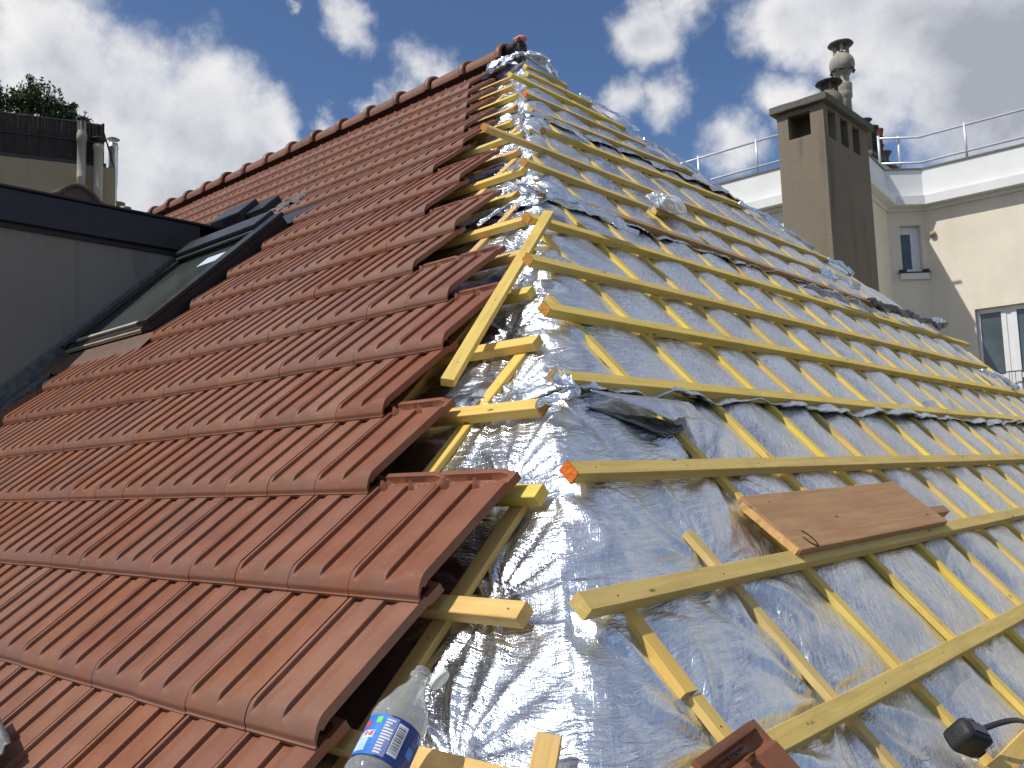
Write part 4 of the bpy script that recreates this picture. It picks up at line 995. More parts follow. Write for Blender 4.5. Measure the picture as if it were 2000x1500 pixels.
# ------------------------------------------------------------------ dormer
def build_dormer():
    xc = -1.80
    e = empty('dormer', (xc, -3.5, -3.0), 'zinc clad dormer with a dark fascia at the left edge', 'dormer')
    def zA(y): return y * math.tan(AL) - 0.05 if True else 0
    # cheek: slab of zinc panels following the tile slope
    yF = -5.2
    bm = bmesh.new(); pts = [(-1.95, -1.70), (yF, -1.70), (yF, -5.4), (-4.6, -4.25), (-1.95, -1.95)]
    a = [bm.verts.new((xc, y, z)) for y, z in pts]; b = [bm.verts.new((xc - 3.2, y, z)) for y, z in pts]
    n = len(pts)
    for i in range(n): bm.faces.new((a[i], a[(i+1) % n], b[(i+1) % n], b[i]))
    bm.faces.new(a[::-1]); bm.faces.new(b); bmesh.ops.recalc_face_normals(bm, faces=bm.faces[:])
    ch = obj('cheek', bm_mesh(bm), ZINC, e)
    bm = bmesh.new()
    for y in (-2.46, -2.90, -3.62, -4.3): bm_box(bm, (xc + 0.0005, y, -4.2 if y < -3.2 else -3.2), (xc + 0.008, y + 0.007, -1.71))
    obj('seam', bm_mesh(bm), ZINC, ch)
    bm = bmesh.new(); bm_box(bm, (xc - 3.3, yF - 0.1, -1.742), (xc + 0.055, -1.96, -1.515), 0.006); obj('fascia', bm_mesh(bm), FASCIA, e)
    bm = bmesh.new(); bm_box(bm, (xc - 3.35, yF - 0.15, -1.512), (xc + 0.075, -1.60, -1.495), 0.004); obj('roof_sheet', bm_mesh(bm), FASCIA, e)
    bm = bmesh.new(); bm_box(bm, (xc + 0.001, yF, -1.78), (xc + 0.02, -2.0, -1.743)); obj('drip_edge', bm_mesh(bm), BLACKF, e)
    # valley gutter along the foot of the cheek
    bm = bmesh.new(); M = frame(PA(xc, 5.9, 0.0), XA, -DA, NA)
    bm_box(bm, (0.002, 0, -0.03), (0.20, 3.4, 0.012), 0.004, M); bm_box(bm, (0.0025, 0, 0.0125), (0.03, 3.3, 0.11), 0.004, M)
    obj('valley_gutter', bm_mesh(bm), LEAD, e)
build_dormer()

# ------------------------------------------------------------------ chimney in front of the cream building
def pot_mitred(prof, n=26): bm = bmesh.new(); bm_lathe(bm, prof, n); return bm
def cap_on_legs(parent, M, r_body, r_cap, gap, nleg, mt_leg, mt_cap, tcap=0.05):
    for i in range(nleg):
        an = 2 * math.pi * (i + 0.3) / nleg
        bm = bmesh.new(); bm_box(bm, (-0.028, -0.022, 0), (0.028, 0.022, gap), 0.004)
        obj('cowl_leg', bm_mesh(bm), mt_leg, parent, M @ Matrix.Rotation(an, 4, 'Z') @ Matrix.Translation((r_body - 0.02, 0, 0)))
    bm = bmesh.new(); bm_lathe(bm, [(0.0, gap - 0.005), (r_cap * 0.9, gap), (r_cap, gap + tcap * 0.35), (r_cap * 0.96, gap + tcap * 0.7), (r_cap * 0.5, gap + tcap), (0.0, gap + tcap * 1.1)], 26)
    for v in bm.verts: v.co.z += 0.006 * math.sin(v.co.x * 31) * math.cos(v.co.y * 27)
    obj('cowl_cap', bm_mesh(bm, True), mt_cap, parent, M)
def build_chimney():
    x0, x1, y0, y1 = -0.90, -0.19, 6.92, 8.62; zb, zt = -4.2, 1.66
    e = empty('chimney', ((x0+x1)/2, (y0+y1)/2, zb), 'tall rendered chimney stack with openings under a cement slab', 'chimney')
    # shaft with openings: built as walls around a hollow top
    bm = bmesh.new(); zo = 1.18
    bm_box(bm, (x0, y0, zb), (x1, y1, zo))
    t = 0.10; pw = []
    def post(ax, ay, bx, by): bm_box(bm, (ax, ay, zo), (bx, by, zt))
    # front (faces -Y): one wide opening
    post(x0, y0, x0 + 0.17, y0 + t); post(x1 - 0.20, y0, x1, y0 + t)
    bm_box(bm, (x0 + 0.1702, y0 + 0.002, zt - 0.07), (x1 - 0.2002, y0 + t, zt))
    bm_box(bm, (x0 + 0.1702, y0 + 0.002, zo + 0.0), (x1 - 0.2002, y0 + t, zo + 0.05))
    # right side (faces +X): three openings
    ys = [y0 + t + 0.001, y0 + 0.28, y0 + 0.28 + 0.27, y0 + 0.28 + 0.27 + 0.20, y0 + 0.98, y0 + 1.20, y0 + 1.43, y1]
    ys = [(y0 + t + 0.001, y0 + 0.16), (y0 + 0.44, y0 + 0.62), (y0 + 0.90, y0 + 1.08), (y0 + 1.36, y1)]
    for a, b in ys: post(x1 - t, a, x1 - 0.001, b)
    bm_box(bm, (x1 - t, y0 + 0.1602, zt - 0.05), (x1 - 0.003, y0 + 1.3598, zt))
    post(x0, y0 + t + 0.001, x0 + t, y1); post(x0 + t + 0.001, y1 - t, x1 - t - 0.001, y1)
    # dividing walls between the flues
    for y in (y0 + 0.53, y0 + 0.99): bm_box(bm, (x0 + t + 0.002, y - 0.03, zo), (x1 - t - 0.002, y + 0.03, zt - 0.002))
    obj('shaft', bm_mesh(bm), CONC, e)
    bm = bmesh.new(); bm_box(bm, (x0 - 0.085, y0 - 0.085, zt + 0.002), (x1 + 0.085, y1 + 0.085, zt + 0.115), 0.018)
    bmesh.ops.subdivide_edges(bm, edges=bm.edges[:], cuts=5, use_grid_fill=True)
    for v in bm.verts: v.co += Vector([0.011 * fbm(np.array([v.co[i] * 7 + v.co[(i+1) % 3] * 5]), np.array([v.co[(i+2) % 3] * 6]), 70 + i, 3)[0] for i in range(3)])
    obj('cap_slab', bm_mesh(bm), CONCD, e)
    zt2 = zt + 0.11
    # short fat pot
    p = empty('chimney_pot', (-0.42, 7.95, zt2), 'squat dark chimney pot with a flat cap on the slab corner', 'chimney pot')
    M = Matrix.Translation((-0.42, 7.80, zt2 - 0.07))
    bm = bmesh.new(); bm_lathe(bm, [(0.15, 0.0), (0.17, 0.10), (0.19, 0.22), (0.19, 0.30), (0.165, 0.38), (0.125, 0.43), (0.115, 0.44), (0.0, 0.44)], 26); obj('pot', bm_mesh(bm, True), CONC, p, M)
    cap_on_legs(p, M @ Matrix.Translation((0, 0, 0.43)), 0.12, 0.205, 0.13, 4, CONCD, POTD, 0.05)
    # tall pot with a ball
    zt2 += 0.17
    p = empty('chimney_pot', (-0.42, 8.40, zt2), 'tall pale chimney pot with a ball shaped top and flat cap', 'chimney pot')
    M = Matrix.Translation((-0.43, 8.42, zt2))
    prof = [(0.105, -0.175), (0.105, 0.26), (0.108, 0.27), (0.125, 0.30), (0.128, 0.36), (0.122, 0.38), (0.128, 0.40), (0.132, 0.50), (0.128, 0.52), (0.098, 0.53), (0.094, 0.64), (0.112, 0.70)]
    bm = bmesh.new(); bm_lathe(bm, prof, 26); obj('stem', bm_mesh(bm, True), POT, p, M)
    bm = bmesh.new(); pr = [(0.11, 0.66)]
    for i in range(11):
        an = R(-52 + 114 * i / 10); pr.append((0.197 * math.cos(an), 0.845 + 0.197 * math.sin(an)))
    pr += [(0.10, 1.03), (0.0, 1.03)]
    bm_lathe(bm, pr, 30); obj('ball', bm_mesh(bm, True), POT, p, M)
    for an in (-75, -20, 35, 180, 240):                        # dark outlets round the foot of the ball
        a = R(an); bm = bmesh.new(); bm_box(bm, (-0.052, -0.012, -0.035), (0.052, 0.012, 0.035), 0.006)
        obj('outlet', bm_mesh(bm), POTD, p, M @ Matrix.Rotation(a + math.pi/2, 4, 'Z') @ Matrix.Translation((0, -0.166, 0.745)) @ Matrix.Rotation(R(-32), 4, 'X'))
    cap_on_legs(p, M @ Matrix.Translation((0, 0, 1.02)), 0.115, 0.20, 0.14, 4, POT, CONCD, 0.05)
build_chimney()

# ------------------------------------------------------------------ cream building on the right
K1 = (-2.874, 15.68); K2 = (-3.117, 17.92); K3 = (-2.394, 18.58)
def build_right():
    e = empty('apartment_building', (-3, 18, GROUND), 'cream rendered apartment building with a white parapet behind the chimney', 'building')
    foot = [(-16.0, K1[1]), K1, K2, K3, (12.0, K3[1]), (12.0, 30.0), (-16.0, 30.0)]
    def grow(d):
        # offset only the street side outline
        return [(-16.0, K1[1] - d), (K1[0] + d, K1[1] - d), (K2[0] + d, K2[1] - d * 0.42), (K3[0] + d * 0.42, K3[1] - d), (12.0, K3[1] - d), (12.0, 30.0), (-16.0, 30.0)]
    # facade with real openings on the -Y wall and on the chamfer
    bm = bmesh.new()
    zt = 2.86
    def quad(p, q, z0, z1):
        a = bm.verts.new((p[0], p[1], z0)); b = bm.verts.new((q[0], q[1], z0)); c = bm.verts.new((q[0], q[1], z1)); d = bm.verts.new((p[0], p[1], z1)); bm.faces.new((a, b, c, d))
    def wall_hole(p, q, z0, z1, holes, depth, nrm):
        P, Q = Vector((*p, 0)), Vector((*q, 0)); L = (Q - P).length; d = (Q - P) / L; nv = Vector((*nrm, 0))
        xs = sorted({0, L} | {h[0] for h in holes} | {h[1] for h in holes}); zs = sorted({z0, z1} | {h[2] for h in holes} | {h[3] for h in holes})
        for a, b in zip(xs, xs[1:]):
            for c, f in zip(zs, zs[1:]):
                mx, mz = (a+b)/2, (c+f)/2
                if any(h[0] < mx < h[1] and h[2] < mz < h[3] for h in holes): continue
                quad(P + d*a, P + d*b, c, f)
        for (a, b, c, f) in holes:
            A, B = P + d*a, P + d*b; Ai, Bi = A - nv*depth, B - nv*depth
            quad(A, Ai, c, f); quad(Bi, B, c, f)
            for z_ in (c, f):
                vs = [bm.verts.new((v.x, v.y, z_)) for v in (A, B, Bi, Ai)]; bm.faces.new(vs)
    wall_hole(foot[0], foot[1], GROUND, zt, [], 0.2, (0, -1)); wall_hole(foot[1], foot[2], GROUND, zt, [], 0.2, (1, 0))
    LC = math.hypot(K3[0]-K2[0], K3[1]-K2[1]); cn = ((K3[1]-K2[1])/LC, -(K3[0]-K2[0])/LC)
    wall_hole(K2, K3, GROUND, zt, [(0.30, 0.84, 1.28, 2.50)], 0.22, cn)
    x3 = K3[0]
    wall_hole(K3, foot[4], GROUND, zt, [(-1.42 - x3, 0.02 - x3, -2.05, 0.15), (3.0 - x3, 4.4 - x3, -2.05, 0.15)], 0.24, (0, -1))
    quad(foot[4], foot[5], GROUND, zt); quad(foot[5], foot[6], GROUND, zt); quad(foot[6], foot[0], GROUND, zt)
    bmesh.ops.remove_doubles(bm, verts=bm.verts[:], dist=0.0005)
    obj('wall', bm_mesh(bm), CREAM, e)
    bm = bmesh.new(); bm_prism(bm, grow(0.06), 2.862, 2.965); bm_prism(bm, grow(0.30), 2.967, 3.19); obj('cornice', bm_mesh(bm), WHITE, e)
    bm = bmesh.new(); bm_prism(bm, grow(0.02), 3.192, 3.955); obj('parapet', bm_mesh(bm), WHITE, e)
    bm = bmesh.new(); bm_prism(bm, grow(0.055), 3.957, 3.995); obj('coping', bm_mesh(bm), mat_plain('grey_coping', (0.16, 0.155, 0.15), 0.7, var=0.2), e)
    # small window on the chamfer
    U = Vector(((K3[0]-K2[0])/LC, (K3[1]-K2[1])/LC, 0)); Nn = Vector((cn[0], cn[1], 0)); Z = Vector((0, 0, 1))
    M = frame(Vector((K2[0], K2[1], 0)), U, -Nn, Z)
    w = bmesh.new(); z0, z1, a, b = 1.285, 2.495, 0.305, 0.835
    for lo, hi in (((a, 0.14, z0), (a+0.05, 0.20, z1)), ((b-0.22, 0.14, z0), (b, 0.20, z1)), ((a+0.051, 0.14, z0), (b-0.221, 0.20, z0+0.10)), ((a+0.051, 0.14, z1-0.20), (b-0.221, 0.20, z1))): bm_box(w, lo, hi, 0.006)
    wf = obj('window', bm_mesh(w), PVC, e, M)
    w = bmesh.new(); bm_box(w, (a+0.05, 0.165, z0+0.10), (b-0.22, 0.175, z1-0.20)); obj('pane', bm_mesh(w), GLASS, wf, M)
    w = bmesh.new(); bm_box(w, (a-0.10, -0.09, z0-0.20), (b+0.10, -0.002, z0-0.045), 0.008); obj('sill', bm_mesh(w), WHITE, wf, M)
    w = bmesh.new(); bm_box(w, (a-0.13, -0.11, z0-0.043), (b+0.13, 0.10, z0-0.012), 0.008); bm_box(w, (a-0.12, -0.11, z0-0.011), (a+0.05, -0.02, z0+0.05), 0.01); bm_box(w, (b-0.05, -0.11, z0-0.011), (b+0.10, -0.02, z0+0.055), 0.02)
    obj('sill_flashing', bm_mesh(w), POTD, wf, M)
    # double windows on the sunny wall
    for xa in (-1.42, 3.0):
        M = Matrix.Translation((xa, K3[1], 0)); w = bmesh.new(); z0, z1, W_ = -2.045, 0.145, 1.435
        fr = [((0.004, 0.13, z0), (0.075, 0.20, z1)), ((W_-0.075, 0.13, z0), (W_-0.004, 0.20, z1)), ((0.0755, 0.13, z1-0.11), (W_-0.0755, 0.20, z1)), ((0.0755, 0.13, z0), (W_-0.0755, 0.20, z0+0.12)), ((0.545, 0.12, z0+0.121), (0.66, 0.20, z1-0.111)), ((0.775, 0.12, z0+0.121), (0.89, 0.20, z1-0.111)), ((0.661, 0.14, z0+0.121), (0.774, 0.19, z1-0.111)),
              ((0.0755, 0.135, -1.62), (0.544, 0.20, -1.50)), ((0.891, 0.135, -1.62), (W_-0.0755, 0.20, -1.50))]
        for lo, hi in fr: bm_box(w, lo, hi, 0.006)
        wf = obj('window', bm_mesh(w), PVC, e, M)
        w = bmesh.new(); bm_box(w, (0.07, 0.17, z0+0.1), (W_-0.07, 0.178, z1-0.1)); obj('pane', bm_mesh(w), GLASS, wf, M)
        w = bmesh.new(); bm_tube(w, [(-0.05, -0.06, -1.47), (W_+0.05, -0.06, -1.47)], 0.016); bm_tube(w, [(-0.05, -0.06, -1.95), (W_+0.05, -0.06, -1.95)], 0.012)
        for i in range(12): bm_tube(w, [(-0.02 + i * 0.134, -0.06, -1.95), (-0.02 + i * 0.134, -0.06, -1.47)], 0.007, 6)
        for xx in (-0.05, W_+0.05):
            for zz in (-1.47, -1.95): bm_tube(w, [(xx, -0.06, zz), (xx, 0.02, zz)], 0.012, 6)
        obj('window_rail', bm_mesh(w), FASCIA, wf, M)
    # little wall lamps / sensors
    for p in ((K3[0] + 0.20, K3[1] - 0.001, 2.38), (K2[0] + U.x * 0.93, K2[1] + U.y * 0.93 - 0.003, 1.95)):
        pass
    w = bmesh.new(); bm_lathe(w, [(0.0, 0.0), (0.075, 0.0), (0.085, 0.03), (0.07, 0.08), (0.0, 0.10)], 16, Matrix.Translation((K3[0] + 0.16, K3[1] - 0.002, 2.22)) @ Matrix.Rotation(math.pi/2, 4, 'X'))
    obj('wall_lamp', bm_mesh(w, True), CREAM2, e)
    # guard rail on the parapet
    g = empty('guard_rail', (-3, 17, 4.0), 'white tubular guard rail along the parapet of the cream building', 'railing')
    off = -0.12
    line = [(-16.0, K1[1] + 0.12), (K1[0] - 0.12, K1[1] + 0.12), (K2[0] - 0.10, K2[1] + 0.10), (K3[0] - 0.05, K3[1] + 0.14), (12.0, K3[1] + 0.14)]
    for z_ in (4.88, 4.20):
        bm = bmesh.new(); bm_tube(bm, [(x, y, z_) for x, y in line[:2]], 0.028, 10); obj('handrail' if z_ > 4.5 else 'mid_rail', bm_mesh(bm, True), RAIL, g)
        bm = bmesh.new(); bm_tube(bm, [(x, y, z_) for x, y in line[2:]], 0.028, 10); obj('handrail' if z_ > 4.5 else 'mid_rail', bm_mesh(bm, True), RAIL, g)
    posts = [(-14.6, line[0][1]), (-12.8, line[0][1]), (-11.0, line[0][1]), (-9.2, line[0][1]), (-7.26, line[0][1]), (-5.55, line[0][1]), (-3.9, line[0][1]), (K2[0] - 0.1, K2[1] + 0.1), (-2.85, 18.42), (-1.32, line[4][1]), (0.3, line[4][1]), (1.9, line[4][1]), (3.5, line[4][1]), (5.1, line[4][1])]
    for x, y in posts:
        bm = bmesh.new(); bm_tube(bm, [(x, y, 3.996), (x, y, 4.95)], 0.032, 10); obj('post', bm_mesh(bm, True), RAIL, g)
build_right()
# distant stack of pots behind the chimney
def build_far_stack():
    e = empty('chimney_stack', (-3.6, 19.0, 4.0), 'low far chimney stack carrying a row of sooty pots behind the big chimney', 'chimney')
    M = frame(Vector((-3.72, 17.95, 0)), Vector((0, 1, 0)), Vector((-1, 0, 0)), Vector((0, 0, 1)))
    bm = bmesh.new(); bm_box(bm, (0.05, -0.28, 3.2), (2.25, 0.25, 4.50), 0.01, M); obj('stack_body', bm_mesh(bm), WHITE, e)
    bm = bmesh.new(); bm_box(bm, (0.0, -0.35, 4.503), (2.32, 0.32, 4.62), 0.015, M); obj('cap_slab', bm_mesh(bm), CONCD, e)
    for i, (t, h, r, mt, kind) in enumerate(((0.30, 0.98, 0.15, CONC, 'capped'), (0.78, 0.88, 0.135, POTD, 'flared'), (1.20, 0.92, 0.13, POTR, 'ringed'), (1.72, 0.42, 0.09, CONCD, 'split'))):
        Mp = M @ Matrix.Translation((t, -0.10, 4.62))
        p = empty('chimney_pot', Mp.translation, {'capped':'grey far chimney pot with a wire cap, nearest the big chimney', 'flared':'black flared far chimney pot in the middle of the row', 'ringed':'reddish ringed far chimney pot', 'split':'small broken far chimney pot at the right end of the row'}[kind], 'chimney pot', 'pots on the far stack')
        bm = bmesh.new()
        if kind == 'ringed': prof = [(r*1.1, 0), (r, h*0.2), (r, h*0.45), (r*1.25, h*0.5), (r, h*0.55), (r, h*0.7), (r*1.25, h*0.75), (r*1.05, h*0.8), (r*1.3, h*0.95), (r*1.3, h), (r, h)]
        elif kind == 'flared': prof = [(r*1.1, 0), (r, h*0.8), (r*1.4, h*0.93), (r*1.45, h), (r, h)]
        elif kind == 'split': prof = [(r, 0), (r*0.9, h*0.6), (r*1.9, h*0.95), (r*1.9, h), (r*0.5, h)]
        else: prof = [(r*1.1, 0), (r, h*0.75), (r*1.2, h*0.78), (r*1.2, h*0.82), (r*0.9, h*0.83)]
        bm_lathe(bm, prof, 18); obj('pot', bm_mesh(bm, True), mt, p, Mp)
        if kind == 'capped': cap_on_legs(p, Mp @ Matrix.Translation((0, 0, h*0.83)), r*0.9, r*1.35, 0.10, 4, CONC, CONCD, 0.05)
build_far_stack()
# lower neighbour that carries the tall chimney
nb = empty('neighbour_house', (-1.0, 9.5, GROUND), 'low neighbouring house that carries the tall chimney', 'house')
bm = bmesh.new(); bm_box(bm, (-7.0, 6.3, GROUND), (3.0, 11.5, -4.2)); obj('wall', bm_mesh(bm), CREAM2, nb)

# ------------------------------------------------------------------ left neighbour with roof terrace
def build_left():
    a = Vector((-18.95, 1.95, 0)); b = Vector((-17.86, 4.66, 0)); d = (b - a).normalized(); n = Vector((d.y, -d.x, 0))   # n faces the camera side
    M = frame(b, d, -n, Vector((0, 0, 1)))                    # local x along the wall (right end at 0), y into the building
    e = empty('terrace_building', b + Vector((0, 0, GROUND)), 'ochre rendered building with a screened roof terrace at the upper left', 'building')
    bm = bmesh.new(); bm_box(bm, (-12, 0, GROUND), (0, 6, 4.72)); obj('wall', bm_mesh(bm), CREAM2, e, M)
    bm = bmesh.new(); bm_box(bm, (-12, 0.02, 4.722), (-0.22, 0.25, 4.83), 0.01); obj('ledge', bm_mesh(bm), POTD, e, M)
    bm = bmesh.new()
    for z_ in (3.75, 3.35, 2.9): bm_lathe(bm, [(0.03, 0.0), (0.10, 0.03), (0.17, 0.12), (0.17, 0.16), (0.0, 0.17)], 14, Matrix.Translation((0.09, 0.35, z_)))
    obj('corner_bracket', bm_mesh(bm, True), CONC, e, M)
    # reed screen
    s = empty('reed_screen', b + Vector((0, 0, 4.83)), 'dark reed screen fencing the terrace on the ochre wall', 'fence')
    rm_, nt, bb = mat('dark_reed'); q = NT(nt); V = q.coord('Object', (34, 34, 0.6)); nz = q.noise(V, 1.0, 3, 0.6)
    q.put(bb.inputs['Base Color'], q.mix(q.map(nz, 0.3, 0.7), (0.030, 0.024, 0.022), (0.10, 0.078, 0.066))); bb.inputs['Roughness'].default_value = 0.85
    nst = 620; V_, F_ = [], []; rr = random.Random(8)
    for i in range(nst):
        x = -11.9 + 11.6 * i / nst; w = 0.0085; z0, z1 = 4.835 + rr.uniform(0, 0.02), 5.86 + rr.uniform(-0.03, 0.03); y = 0.06 + rr.uniform(-0.006, 0.006); k = len(V_)
        V_ += [(x - w, y, z0), (x, y - 0.010, z0), (x + w, y, z0), (x - w, y, z1), (x, y - 0.010, z1), (x + w, y, z1)]
        F_ += [(k, k+1, k+4, k+3), (k+1, k+2, k+5, k+4)]
    obj('reed_panel', np_mesh(V_, F_, False), rm_, s, M)
    bm = bmesh.new(); bm_box(bm, (-11.95, 0.078, 4.84), (-0.3, 0.095, 5.84)); obj('backing', bm_mesh(bm), mat_plain('black_net', (0.015, 0.013, 0.013), 0.9), s, M)
    for z_ in (5.36, 5.845):
        bm = bmesh.new(); bm_tube(bm, [(-11.95, 0.035, z_), (-0.28, 0.035, z_)], 0.018, 8); obj('rail', bm_mesh(bm), POTD, s, M)
    for x in (-0.30, -1.92, -3.6, -5.3, -7.0, -8.7): 
        bm = bmesh.new(); bm_box(bm, (x - 0.03, 0.100, 4.832), (x + 0.03, 0.15, 5.92)); obj('post', bm_mesh(bm), POTD, s, M)
    bm = bmesh.new(); bm_tube(bm, [(-0.29, 0.12, 5.70), (-0.02, 0.12, 4.74)], 0.02, 8); obj('brace', bm_mesh(bm), POTD, s, M)
    # flues
    def at(lx, ly, z): return M @ Vector((lx, ly, z))
    p = empty('flue_pipe', at(-0.78, -0.14, 3.0), 'clay flue with a slotted head, left of three against the ochre wall', 'flue', 'flues on the ochre wall')
    Mp = M @ Matrix.Translation((-0.80, -0.15, 0))
    bm = bmesh.new(); bm_lathe(bm, [(0.105, 1.0), (0.105, 4.30), (0.112, 4.31), (0.112, 4.36), (0.105, 4.37), (0.105, 5.28), (0.122, 5.29), (0.122, 5.46), (0.115, 5.47), (0.105, 5.52), (0.100, 5.55), (0.0, 5.55)], 20); obj('pipe', bm_mesh(bm, True), POT, p, Mp)
    bm = bmesh.new()
    for i in range(6): 
        an = R(60 * i + 12); bm_box(bm, (-0.026, -0.016, 0), (0.026, 0.016, 0.26), 0.006, Matrix.Translation((0.080 * math.cos(an), 0.080 * math.sin(an), 5.55)) @ Matrix.Rotation(an + math.pi/2, 4, 'Z'))
    obj('slotted_head', bm_mesh(bm), POT, p, Mp)
    bm = bmesh.new(); bm_lathe(bm, [(0.0, 5.81), (0.10, 5.81), (0.135, 5.86), (0.13, 5.90), (0.0, 5.91)], 18); obj('cap', bm_mesh(bm, True), POTD, p, Mp)
    p = empty('flue_pipe', at(-0.40, -0.14, 3.0), 'clay flue under a wide dark disc cap, middle of three', 'flue', 'flues on the ochre wall')
    Mp = M @ Matrix.Translation((-0.41, -0.15, 0))
    bm = bmesh.new(); bm_lathe(bm, [(0.11, 1.0), (0.11, 3.95), (0.117, 3.96), (0.117, 4.0), (0.11, 4.01), (0.11, 5.08), (0.128, 5.09), (0.128, 5.24), (0.09, 5.26), (0.0, 5.26)], 20); obj('pipe', bm_mesh(bm, True), POT, p, Mp)
    bm = bmesh.new()
    for i in range(3): an = R(120 * i + 40); bm_tube(bm, [(0.07 * math.cos(an), 0.07 * math.sin(an), 5.26), (0.07 * math.cos(an), 0.07 * math.sin(an), 5.38)], 0.015, 6)
    obj('cap_stays', bm_mesh(bm), POTD, p, Mp)
    bm = bmesh.new(); bm_lathe(bm, [(0.0, 5.37), (0.19, 5.37), (0.195, 5.39), (0.11, 5.44), (0.0, 5.47)], 22); obj('cap', bm_mesh(bm, True), POTD, p, Mp)
    p = empty('flue_pipe', at(-0.05, 0.1, 3.0), 'shiny steel flue with a small disc cap, right of three', 'flue', 'flues on the ochre wall')
    Mp = M @ Matrix.Translation((-0.05, 0.25, 0))
    bm = bmesh.new(); bm_lathe(bm, [(0.10, 3.2), (0.10, 4.2), (0.104, 4.21), (0.104, 4.24), (0.10, 4.25), (0.115, 4.4), (0.115, 5.32), (0.130, 5.33), (0.130, 5.38), (0.115, 5.39), (0.115, 5.46), (0.08, 5.47), (0.0, 5.47)], 22); obj('pipe', bm_mesh(bm, True), STEEL, p, Mp)
    bm = bmesh.new()
    for i in range(4): an = R(90 * i + 20); bm_tube(bm, [(0.09 * math.cos(an), 0.09 * math.sin(an), 5.46), (0.09 * math.cos(an), 0.09 * math.sin(an), 5.57)], 0.008, 6)
    obj('cap_stays', bm_mesh(bm), STEEL, p, Mp)
    bm = bmesh.new(); bm_lathe(bm, [(0.0, 5.565), (0.155, 5.565), (0.16, 5.58), (0.08, 5.62), (0.0, 5.63)], 22); obj('cap', bm_mesh(bm, True), STEEL, p, Mp)
    # terrace shrubs
    leafm, nt, bb = mat('shrub_leaf'); q = NT(nt); nz = q.noise(q.world(), 5, 4, 0.6)
    q.put(bb.inputs['Base Color'], q.mix(q.map(nz, 0.35, 0.65), (0.022, 0.050, 0.014), (0.10, 0.150, 0.040))); bb.inputs['Roughness'].default_value = 0.55
    bark = mat_plain('bark', (0.07, 0.05, 0.035), 0.9, var=0.3)
    def shrub(lx, ly, z0, blobs, n, size, label, seed):
        rr = random.Random(seed); nr = np.random.RandomState(seed)
        e = empty('shrub', at(lx, ly, z0), label, 'shrub', 'plants on the roof terrace')
        V_, F_ = [], []
        for (bx, by, bz, br, w) in blobs:
            cnt = int(n * w)
            for _ in range(cnt):
                dv = Vector(nr.normal(size=3)).normalized() * br * (rr.random() ** 0.45) * (0.75 + 0.5 * rr.random())
                c = Vector((bx, by, bz)) + Vector((dv.x, dv.y, dv.z * 1.05))
                if fbm(np.array([c.x * 4.2]), np.array([c.z * 4.2 + c.y * 2]), seed, 2)[0] < -0.07: continue
                t = Vector(nr.normal(size=3)).normalized(); u = t.cross(Vector(nr.normal(size=3))).normalized(); s_ = size * rr.uniform(0.6, 1.35); k = len(V_)
                V_ += [c - t * s_, c + u * s_ * 0.42, c + t * s_, c - u * s_ * 0.42]; F_.append((k, k+1, k+2, k+3))
        obj('foliage', np_mesh(V_, F_, False), leafm, e, M)
        bm = bmesh.new()
        for (bx, by, bz, br, w) in blobs:
            bm_tube(bm, [(lx, ly, z0), ((lx + bx) / 2 + rr.uniform(-0.05, 0.05), ly, (z0 + bz) / 2), (bx, by, bz + br * 0.5)], 0.014, 5)
            for _ in range(5):
                dv = Vector(nr.normal(size=3)).normalized() * br * 1.15; dv.z = abs(dv.z); bm_tube(bm, [(bx, by, bz), (bx + dv.x, by + dv.y, bz + dv.z)], 0.006, 4)
        obj('stem', bm_mesh(bm), bark, e, M)
    shrub(-1.9, 0.7, 4.9, [(-2.15, 0.6, 6.35, 0.42, 1), (-1.72, 0.7, 6.42, 0.46, 1.2), (-1.35, 0.6, 6.15, 0.40, 1), (-1.95, 0.7, 6.80, 0.33, 0.6), (-1.55, 0.6, 6.75, 0.26, 0.4), (-1.10, 0.5, 6.28, 0.16, 0.16), (-1.0, 0.5, 6.42, 0.10, 0.07), (-2.0, 0.6, 7.05, 0.12, 0.08), (-1.15, 0.5, 5.85, 0.25, 0.4)], 2300, 0.050, 'bushy green shrub rising above the reed screen', 3)
    shrub(-3.0, 0.7, 4.9, [(-2.72, 0.7, 6.30, 0.42, 1), (-3.2, 0.7, 6.45, 0.60, 1.4), (-2.85, 0.7, 6.75, 0.30, 0.5), (-3.7, 0.7, 6.5, 0.6, 1.2)], 2000, 0.050, 'darker shrub at the left edge above the reed screen', 5)
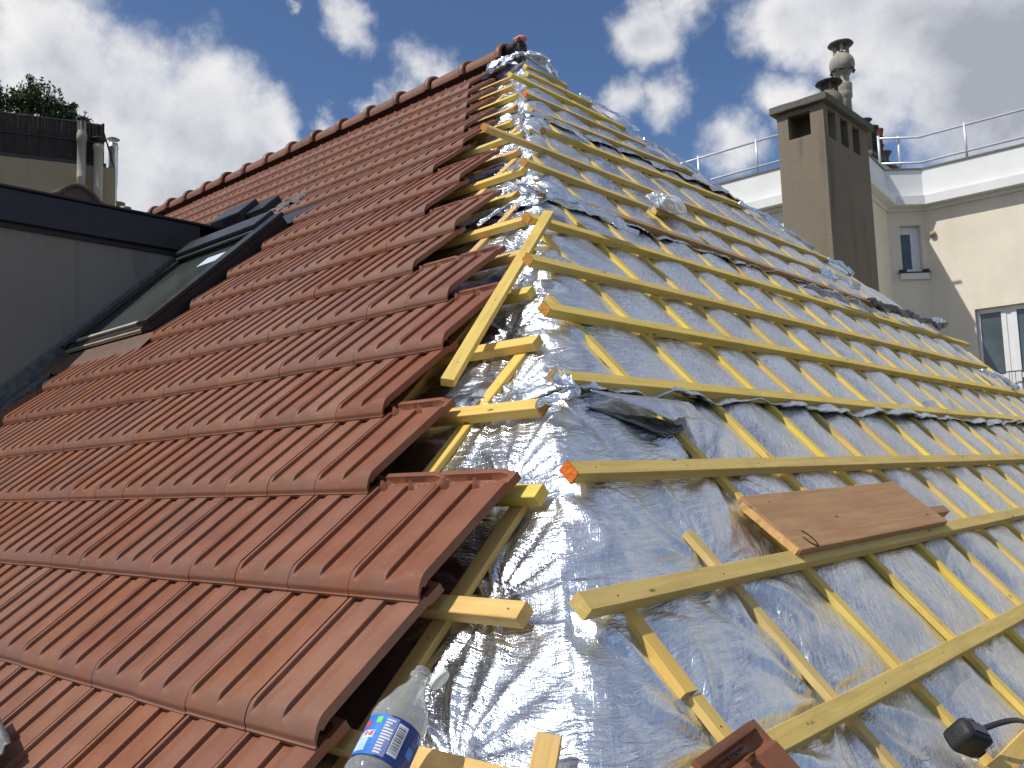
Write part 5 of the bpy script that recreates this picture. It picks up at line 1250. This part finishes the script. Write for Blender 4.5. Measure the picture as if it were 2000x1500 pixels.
    shrub(-0.75, 0.5, 5.3, [(-0.82, 0.35, 5.98, 0.14, 0.25), (-0.66, 0.35, 6.05, 0.13, 0.25), (-0.98, 0.4, 5.92, 0.13, 0.2), (-0.72, 0.35, 6.24, 0.06, 0.06), (-0.92, 0.35, 6.16, 0.05, 0.05)], 700, 0.040, 'small spiky plant beside the slotted flue', 9)
build_left()
# little rounded gable of an older roof behind the dormer
def build_gable():
    e = empty('gable_roof', (-10.0, 0.5, GROUND), 'small old round topped roof gable behind the dormer', 'roof')
    prof = [(-0.62, 0.95), (-0.45, 1.10), (-0.32, 1.15), (-0.20, 1.27), (-0.05, 1.36), (0.10, 1.35), (0.25, 1.27), (0.38, 1.13), (0.70, 0.93), (1.15, 0.70)]
    bm = bmesh.new(); y0 = 0.38
    a = [bm.verts.new((-9.75, y0 + y, z)) for y, z in prof]; b = [bm.verts.new((-13.5, y0 + y - 0.5, z - 0.1)) for y, z in prof]
    for i in range(len(prof) - 1): bm.faces.new((a[i], a[i+1], b[i+1], b[i]))
    r = obj('roof_covering', bm_mesh(bm, True), mat_plain('old_brown_tiles', (0.13, 0.085, 0.06), 0.85, var=0.35, scale=14, bump=0.4), e)
    md = r.modifiers.new('thickness', 'SOLIDIFY'); md.thickness = 0.06
    bm = bmesh.new(); a = [bm.verts.new((-9.80, y0 + y, z - 0.07)) for y, z in prof]; lo = [bm.verts.new((-9.80, y0 + prof[-1][0], GROUND)), bm.verts.new((-9.80, y0 + prof[0][0], GROUND))]
    bm.faces.new(a + lo)
    r2 = bmesh.ops.extrude_face_region(bm, geom=bm.faces[:])
    for v in r2['geom']:
        if isinstance(v, bmesh.types.BMVert): v.co.x -= 3.5
    bmesh.ops.recalc_face_normals(bm, faces=bm.faces[:])
    obj('gable_wall', bm_mesh(bm), mat_plain('old_plaster', (0.10, 0.08, 0.065), 0.9, var=0.3), e)
    v = empty('vent_pipe', (-9.5, 1.2, -2), 'stubby grey vent pipe just right of the old gable', 'vent pipe')
    bm = bmesh.new(); bm_lathe(bm, [(0.07, -3.0), (0.07, 1.0), (0.095, 1.02), (0.095, 1.09), (0.0, 1.10)], 16, Matrix.Translation((-9.7, 1.13, 0))); obj('pipe', bm_mesh(bm, True), LEAD, v)
build_gable()
